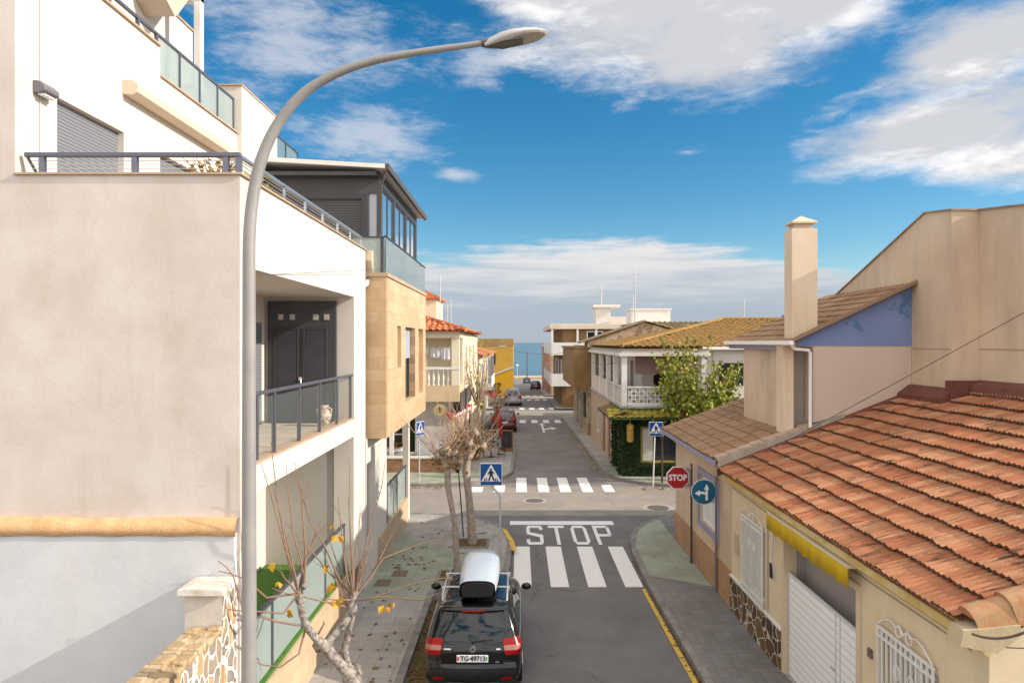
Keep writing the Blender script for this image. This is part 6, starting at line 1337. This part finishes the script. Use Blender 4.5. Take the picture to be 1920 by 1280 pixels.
# ================================================================== VEHICLES
rubber = M('tyre_rubber', (.02, .02, .021), rough=.85)
cglas = M('car_glass', (.012, .016, .02), rough=.03, spec=1.0)
tail_m = M('tail_lamp', (.24, .004, .005), rough=.25, spec=.3)
def tab(t_):
    def f(x):
        if x <= t_[0][0]: return t_[0][1]
        for (a, va), (b, vb) in zip(t_, t_[1:]):
            if x <= b: return va + (vb - va) * (x - a) / (b - a)
        return t_[-1][1]
    return f
def car_body(paint, L_=4.2, W_=1.79, Hh=1.58):
    """parts of a car with its rear at y=0 facing +Y, wheels on z=0: a rounded box skin whose ends lean with height"""
    k = W_ / 1.79; o = L_ - 4.2; zt = Hh - .035; dz = zt - 1.545; out = {}
    hw0 = tab([(.24, .74), (.32, .82), (.44, .872), (.6, .89), (.84, .895), (.96, .878), (1.0, .855), (1.15, .80), (1.32, .74), (1.45, .685), (1.51, .635), (1.545, .55)])
    yr0 = tab([(.24, .16), (.32, .03), (.38, -.035), (.5, -.05), (.61, -.035), (.66, .0), (.9, .015), (.98, .05), (1.03, .085), (1.2, .16), (1.44, .30), (1.5, .345), (1.545, .46)])
    yf0 = tab([(.24, 4.05), (.4, 4.18), (.6, 4.2), (.74, 4.14), (.86, 3.95), (.93, 3.55), (.99, 3.06), (1.1, 2.92), (1.3, 2.62), (1.5, 2.3), (1.545, 2.12)])
    wf = tab([(0, .885), (.008, .925), (.02, .955), (.05, .98), (.12, .995), (.3, 1), (.7, 1), (.86, .965), (.94, .9), (.98, .82), (1, .74)])
    un = lambda z: z if z < .98 else .98 + (z - .98) * .565 / (.565 + dz)
    hw = lambda z: hw0(un(z)) * k; yr = lambda z: yr0(un(z)); yf = lambda z: yf0(un(z)) + o
    def side(sg, q, z, off=0.0): return (sg * (hw(z) * wf(q) + off), yr(z) + q * (yf(z) - yr(z)), z)
    def rear(t, z, off=0.0): return (t * hw(z) * wf(0), yr(z) - .055 * (1 - t * t) - off, z)
    def front(t, z, off=0.0): return (t * hw(z) * wf(1), yf(z) + .07 * (1 - t * t) + off, z)
    ZS = [.24, .28, .32, .38, .44, .52, .6, .64, .68, .76, .84, .9, .95, .98, 1.0, 1.04] + [1.04 + (zt - 1.04) * f for f in (.15, .3, .45, .6, .72, .82, .9, .95, .98, 1)]
    QS = [0, .008, .02, .05, .08, .12, .2, .3, .4, .5, .6, .7, .78, .86, .9, .94, .98, 1]; TS = [-1 + i / 5 for i in range(11)]
    def grid(rows, m):
        n = len(rows[0]); return m.add([p for r in rows for p in r], [(i * n + j, i * n + j + 1, (i + 1) * n + j + 1, (i + 1) * n + j) for i in range(len(rows) - 1) for j in range(n - 1)], True)
    m = MB()
    # one continuous ring per height: left side, rear, right side, front
    rows = []
    for z in ZS: rows.append([side(-1, q, z) for q in QS[::-1]] + [rear(t, z) for t in TS[1:-1]] + [side(1, q, z) for q in QS] + [front(t, z) for t in TS[1:-1][::-1]] + [side(-1, 1, z)])
    grid(rows, m)
    top = [[(t * hw(zt) * wf(q), yr(zt) + q * (yf(zt) - yr(zt)) + (-.055 * (1 - t * t) if q == 0 else .07 * (1 - t * t) if q == 1 else 0), zt + .035 * (1 - t * t) * min(1, q * 12, (1 - q) * 12)) for t in TS] for q in QS]
    grid(top, m); m.add([side(-1, q, .24) for q in QS] + [side(1, q, .24) for q in QS[::-1]], [tuple(range(2 * len(QS)))])
    out['body'] = m
    def patch(fn, a0, a1, z0, z1, off, na=10, nz=6, rnd=0.0):
        g = MB(); rows = []
        for j in range(nz + 1):
            f = j / nz; z = z0 + (z1 - z0) * f; e = rnd * (abs(2 * f - 1) ** 4); ca, h = (a0 + a1) / 2, (a1 - a0) / 2 * (1 - e); rows.append([fn(ca - h + 2 * h * i / na, z, off) for i in range(na + 1)])
        return grid(rows, g)
    out['patch'] = patch; out['rear'] = rear; out['side'] = side; zw = 1.04 + (zt - 1.04) * .80
    out['rear_window'] = patch(rear, -.80, .80, 1.03, zw, .006, rnd=.13); out['windscreen'] = patch(front, -.9, .9, 1.06, zw + .05, .006)
    out['side_windows'] = [patch(lambda q, z, of, s_=sg: side(s_, q, z, of), a, b, 1.03, zw, .005, rnd=.03) for sg in (-1, 1) for a, b in ((.06, .22), (.25, .55), (.58, .86))]
    out['wheels'] = []; w = W_ / 2
    for y in (.78, L_ - .82):
        for sg in (-1, 1):
            g = MB(); g.cyl((sg * (w - .24), y, .33), (sg * (w - .005), y, .33), .33, n=20); h = MB(); h.cyl((sg * (w - .004), y, .33), (sg * (w + .006), y, .33), .2, n=14); out['wheels'].append((g, h))
    out['tails'] = []; out['lenses'] = []
    for sg in (-1, 1):
        for z0, z1, of, key in ((.81, 1.075, .012, 'tails'), (.895, .975, .016, 'lenses')):
            g = MB(); rows = []
            for j in range(7):
                z = z0 + (z1 - z0) * j / 6; e = .03 * abs(j / 3 - 1) ** 3; ti = .72 + e
                rows.append([rear(sg * (ti + (.985 - ti) * i / 4), z, of) for i in range(5)] + [(lambda p: (p[0], p[1] - of * .5, p[2]))(side(sg, q, z, of)) for q in (.006, .02, .04, .055 - e * .4)])
            if key == 'lenses': rows = [[r[i] for i in range(0, 7)] for r in rows]
            out[key].append(grid(rows, g))
    out['mirrors'] = [MB().blob((sg * (w + .10), L_ - 1.4, 1.04), .11, .06, .075, 1, .05) for sg in (-1, 1)]
    out['bumper'] = patch(rear, -.985, .985, .37, .60, .012)
    return out
def car(label, paint, x, y, z=0.0, heading=0.0, group='cars parked along the far street', **k):
    t = thing('parked_car', label, 'car', (0, 0, 0), group); d = car_body(paint, **k)
    d['body'].build('body', paint, t)
    d['rear_window'].build('rear_window', cglas, t); d['windscreen'].build('windscreen', cglas, t)
    for w in d['side_windows']: w.build('side_window', cglas, t)
    for g, h in d['wheels']: wh = g.build('wheel', rubber, t); h.build('rim', silver, wh)
    for g in d['tails']: g.build('tail_light', tail_m, t)
    for g in d['mirrors']: g.build('door_mirror', paint, t)
    d['bumper'].build('bumper', paint, t)
    m = MB(); m.box(-.26, .26, -.06, -.045, .68, .79); m.build('number_plate', s_white, t)
    t.location = (x, y, z); t.rotation_euler = (0, 0, heading); return t
car('dark red hatchback parked on the left behind the terrace', M('car_red', (.07, .010, .012), rough=.3, coat=.6), -1.02, 48.5)
car('grey van like car parked beyond the dark red hatchback', M('car_grey', (.30, .30, .30), rough=.35, coat=.5), -.55, 69.5, zf(70), 0, Hh=1.75)
car('dark car far down the street on its right side', M('car_black', (.015, .016, .02), rough=.3, coat=.6), 3.0, 118, zf(119))
car('dark green car farthest down the street near the beach', M('car_green', (.02, .045, .04), rough=.3, coat=.6), 2.0, 160, zf(161))

def black_suv():
    bp = M('car_black_gloss', (.006, .007, .008), rough=.13, spec=.35, coat=.45)
    t = thing('parked_suv', 'black estate car seen from behind, parked at the left kerb under a white roof box', 'car', (0, 0, 0))
    w = .895; Hh = 1.58
    d = car_body(bp, 4.2, 1.79, Hh); rear = d['rear']; patch = d['patch']
    d['body'].build('body', bp, t)
    gl = M('suv_glass', (.006, .012, .014), rough=.03, spec=.55)
    d['rear_window'].build('rear_window', gl, t); d['windscreen'].build('windscreen', cglas, t)
    for q in d['side_windows']: q.build('side_window', gl, t)
    for g, h in d['wheels']: wh = g.build('wheel', rubber, t); h.build('rim', silver, wh)
    for g, ln in zip(d['tails'], d['lenses']):
        tl_ = g.build('tail_light', tail_m, t); ln.build('reverse_lens', M('lens_clear', (.34, .13, .11), rough=.3), tl_)
    for g in d['mirrors']: g.build('door_mirror', bp, t)
    patch(rear, -.99, .99, .36, .60, .02).build('rear_bumper', M('bumper_black', (.012, .013, .014), rough=.4, coat=.2), t)
    patch(rear, -.66, .66, .265, .335, .03).build('skid_plate', M('skid_silver', (.5, .5, .48), rough=.4, metal=.4), t)
    for sg in (-1, 1): patch(rear, *sorted((sg * .68, sg * .92)), .40, .455, .03, 4, 2).build('reflector', tail_m, t)
    h = patch(rear, -.70, .70, .66, .995, .010).build('tailgate', bp, t)
    patch(rear, -.44, .44, .685, .86, .014).build('plate_recess', M('recess_black', (.005, .005, .006), rough=.4), h)
    m = MB(); m.prism([(-.078, .705), (-.066, .705), (-.062, .830), (-.074, .830)], 'x', -.28, .28); npl = m.build('number_plate', s_white, h, bevel=.003)
    text_mesh('plate_lettering', 'TG\u00b749713', .125, s_black, npl, (.01, -.081, .768), extrude=.002, sx=.88, bold=.003)
    m = MB(); m.box(-.268, -.238, -.083, -.070, .735, .80); m.build('red_crest', redp, npl)
    m = MB(); m.box(.246, .269, -.083, -.070, .735, .80); m.build('green_crest', M('crest_green', (.05, .35, .1)), npl)
    m = MB(); m.cyl((0, -.066, .925), (0, -.02, .925), .054, n=24); em = m.build('emblem', silver, h)
    m = MB(); m.prism([(-.03, .91), (.0, .905), (.03, .935), (.012, .955), (-.01, .93)], 'y', -.072, -.0665); m.build('emblem_mark', s_black, em)
    patch(rear, -.66, -.50, .908, .93, .016, 4, 1).build('left_badge', silver, h); patch(rear, .54, .64, .908, .93, .016, 4, 1).build('right_badge', silver, h); patch(rear, .52, .60, .69, .71, .016, 3, 1).build('lower_badge', silver, h)
    m = MB(); m.tube([(.0, .005, 1.02), (.14, .01, 1.05), (.36, .035, 1.055)], .011, 6); m.cyl((.0, .03, 1.015), (.0, -.01, 1.015), .025); m.build('rear_wiper', s_black, t)
    m = MB(); ZT = Hh - .035
    v = []
    for i in range(11):
        x = -.56 + 1.12 * i / 10; q = 1 - (x / .56) ** 2; v += [(x, .285 - .06 * q, ZT - .06), (x, .275 - .06 * q, ZT - .035), (x, .50, ZT + .012 + .02 * q), (x, .36, ZT - .075)]
    m.add(v, [(i * 4 + k, (i + 1) * 4 + k, (i + 1) * 4 + (k + 1) % 4, i * 4 + (k + 1) % 4) for i in range(10) for k in range(4)], True); sp = m.build('spoiler', bp, t)
    m = MB(); m.box(-.2, .2, .205, .225, ZT - .062, ZT - .036); m.build('brake_light', tail_m, sp)
    m = MB(); m.box(-.44, .44, .75, 2.0, Hh - .02, Hh + .006); m.build('glass_roof', M('roof_glass', (.01, .03, .05), rough=.03, spec=1), t)
    for s in (-1, 1):
        m = MB(); m.tube([(s * .60, .55, Hh - .02), (s * .61, .65, Hh + .06), (s * .61, 1.4, Hh + .075), (s * .59, 2.15, Hh + .06), (s * .58, 2.25, Hh - .02)], .024, 8); m.build('roof_rail', silver, t)
    for y in (.98, 1.75):
        m = MB(); m.box(-.64, .64, y - .03, y + .03, Hh + .085, Hh + .108); m.box(-.66, -.62, y - .05, y + .05, Hh + .03, Hh + .108); m.box(.62, .66, y - .05, y + .05, Hh + .03, Hh + .108); m.build('crossbar', silver, t, bevel=.01)
    m = MB(); m.cyl((.1, .42, Hh), (.1, .32, Hh + .25), .006, n=5); m.build('antenna', s_black, t)
    for sg in (-1, 1): m = MB(); m.tube([d['side'](sg, q, 1.01, .006) for q in (.05, .2, .4, .6, .85)], .008, 5); m.build('trim_strip', silver, t)
    t.location = (-.82, 12.25, 0)
    # roof box
    bx = thing('roof_box', 'white and black roof box strapped on top of the black car', 'roof box', (0, 0, 0))
    prof = [(0, .335, .20), (.1, .345, .215), (.5, .37, .245), (1.1, .385, .255), (1.6, .375, .24), (1.95, .32, .185), (2.12, .21, .11), (2.18, .05, .04)]
    def half(z0, z1, name, mat, flip):
        m = MB(); v = []; n = 11
        for y, ww, hh in prof:
            for k in range(n):
                th = math.pi * k / (n - 1); cx = math.cos(th); sx_ = math.sin(th)
                v.append((ww * (abs(cx) ** .6) * (1 if cx >= 0 else -1), y, (z0 + (hh if flip > 0 else -.13 * min(1, hh * 6)) * sx_ ** .5)))
        m.add(v, [(i * n + k, i * n + k + 1, (i + 1) * n + k + 1, (i + 1) * n + k) for i in range(len(prof) - 1) for k in range(n - 1)], True); return m.build(name, mat, bx)
    half(.135, 0, 'lid', M('roof_box_white', (.42, .47, .53), (.38, .43, .49), 2, rough=.28, coat=.3), 1); half(.133, 0, 'tray', M('roof_box_black', (.012, .012, .013), rough=.5), -1)
    m = MB(); m.prism([(.305 * (abs(math.cos(math.pi * k / 12)) ** .6) * (1 if k < 6 else -1), .13 + .175 * math.sin(math.pi * k / 12) ** .5) for k in range(13)] + [(-.27, .03), (.27, .03)], 'y', -.012, .06); m.build('end_panel', M('roof_box_black', (.012, .012, .013)), bx, bevel=.012)
    bx.location = (-.76, 12.25 + .40, Hh + .075)
black_suv()

# ================================================================== SMALL STREET THINGS
t = thing('menu_board', 'brown framed black menu board standing at the terrace kerb', 'menu board', (-.65, 39.5, .12))
m = MB(); m.panel('y', 39.45, 39.52, -1.05, -.3, .13, 1.35, [(-.97, -.38, .3, 1.27)]); m.build('frame', M('wood_brown', (.3, .16, .07), (.22, .12, .05), 5), t)
m = MB(); m.box(-.97, -.38, 39.49, 39.51, .3, 1.27); m.build('board', M('chalk_black', (.03, .035, .035), (.07, .07, .07), 3), t)
m = MB(); m.tube([(-1.0, 39.52, 1.3), (-1.0, 40.0, .13)], .02, 5); m.tube([(-.35, 39.52, 1.3), (-.35, 40.0, .13)], .02, 5); m.build('rear_leg', M('wood_brown'), t)
def cafe_set(x, y, lab):
    t = thing('cafe_table', 'small dark cafe table ' + lab, 'table', (x, y, .12), 'terrace tables')
    m = MB(); m.cyl((x, y, .84), (x, y, .87), .36, n=18); m.build('top', woodd, t); m = MB(); m.cyl((x, y, .13), (x, y, .84), .03, n=8); m.cyl((x, y, .125), (x, y, .15), .22, n=14); m.build('pedestal', s_black, t)
    for k, (dx, dy) in enumerate(((-.6, 0), (.6, .1))):
        c = thing('cafe_chair', 'dark cafe chair on the %s side of the table %s' % (('house', 'street')[k], lab), 'chair', (x + dx, y + dy, .12), 'terrace chairs'); cx, cy = x + dx, y + dy
        m = MB(); m.box(cx - .2, cx + .2, cy - .2, cy + .2, .56, .60); m.build('seat', M('chair_dark', (.05, .03, .03)), c, bevel=.01)
        sx = -1 if dx < 0 else 1
        m = MB(); m.box(cx + sx * .18, cx + sx * .21, cy - .2, cy + .2, .72, 1.0); m.build('backrest', M('chair_red', (.25, .03, .03)) if k else M('chair_dark'), c, bevel=.01)
        for a in (-.17, .17):
            for b in (-.17, .17):
                m = MB(); m.cyl((cx + a, cy + b, .12), (cx + a, cy + b, 1.0 if a * sx > 0 else .56), .014, n=6); m.build('leg', s_black, c)
cafe_set(-1.5, 37.5, 'near the menu board'); cafe_set(-1.7, 41.3, 'in the middle of the terrace'); cafe_set(-1.6, 43.2, 'closest to the red car')
for x, y, h_, lab in ((-2.3, 36.6, .9, 'at the corner of the terrace house under the red awning'), (-2.35, 40.2, 1.3, 'by the shop front halfway along the terrace house'), (-2.4, 44.6, 1.0, 'at the far end of the terrace house')):
    shrub('potted_shrub', 'green potted shrub ' + lab, x, y, .121, h_, 34, .3, int(y * 10), leafg, .13)
for x, y, h_, lab in ((-1.0, 38.4, 2.3, 'nearest the menu board'), (-1.3, 42.2, 2.4, 'further along the terrace')):
    t = thing('folded_parasol', 'folded red parasol ' + lab, 'parasol', (x, y, .12))
    m = MB(); m.cyl((x, y, .13), (x, y, .12 + h_), .02, n=8); m.build('pole', galv, t); m = MB(); m.lathe((x, y, .12), [(.05, h_ * .42), (.13, h_ * .5), (.11, h_ * .75), (.03, h_)], 9); m.build('canopy', M('parasol_red', (.34, .03, .03), (.27, .025, .03), 5), t); m = MB(); m.cyl((x, y, .121), (x, y, .19), .2, n=14); m.build('base', kerb_m, t)
cable('overhead_cable', 'sagging cable strung along the street side of the white balcony house', (4.7, 31.9, 5.5), (4.2, 46.2, 5.6), .35, .012)
cable('overhead_cable', 'cable crossing the far street from the terrace house roof', (-2.8, 47, 6.6), (3.7, 46.3, 5.8), .5, .012)
pollard('bare pollarded tree beyond the terrace by the dark red car', [(934, 822), (934, 800), (932, 782), (931, 770)], [.13, .11, .10, .10], (930, 760), .4, 34, 1.5, 9, 60.8 / 1.0 * .74, 1.0, 60)
t = thing('street_lamp', 'thin far street lamp standing against the sea', 'street lamp', (2.9, 226, zf(222)))
m = MB(); m.cyl((2.9, 226, zf(222)), (2.9, 226, 3.4), .16, .1, 8); m.build('pole', steel_b, t)
t = thing('street_lamp', 'short white far street lamp at the beach end', 'street lamp', (-.4, 222, zf(222)))
m = MB(); m.cyl((-.4, 222, zf(222)), (-.4, 222, -1.2), .1, n=8); m.build('pole', galv, t); m = MB(); m.blob((-.4, 222, -1.0), .5, .5, .3, 2, .05); m.build('lamp_head', s_white, t)
t = thing('wall_lamp', 'street lamp arm with grey head fixed to the yellow building', 'street lamp', (-4.2, 95.5, 2))
m = MB(); m.tube([(-4.3, 95.9, 3.2), (-4.2, 95.0, 5.0), (-3.4, 94.6, 5.7), (-2.4, 94.4, 5.9)], .07, 6); m.build('arm', galv, t); m = MB(); m.box(-2.5, -1.6, 94.25, 94.55, 5.83, 5.98); m.build('lamp_head', galv, t)
t = thing('weed', 'small dark weed growing at the foot of the rubble wall', 'plant', P(262, 1258, 9.0)); m = MB(); rr = random.Random(1)
for _ in range(30): m.leaf(Vector((-4.62, 8.75, 2.0)) + Vector((rr.gauss(0, .05), rr.gauss(0, .03), rr.uniform(-.02, .06))), .07, rr)
m.build('leaves', leafg, t)
SC.render.film_transparent = False
SC.cycles.max_bounces = 6; SC.cycles.diffuse_bounces = 3; SC.cycles.glossy_bounces = 3; SC.cycles.transparent_max_bounces = 12
SC.cycles.use_denoising = True
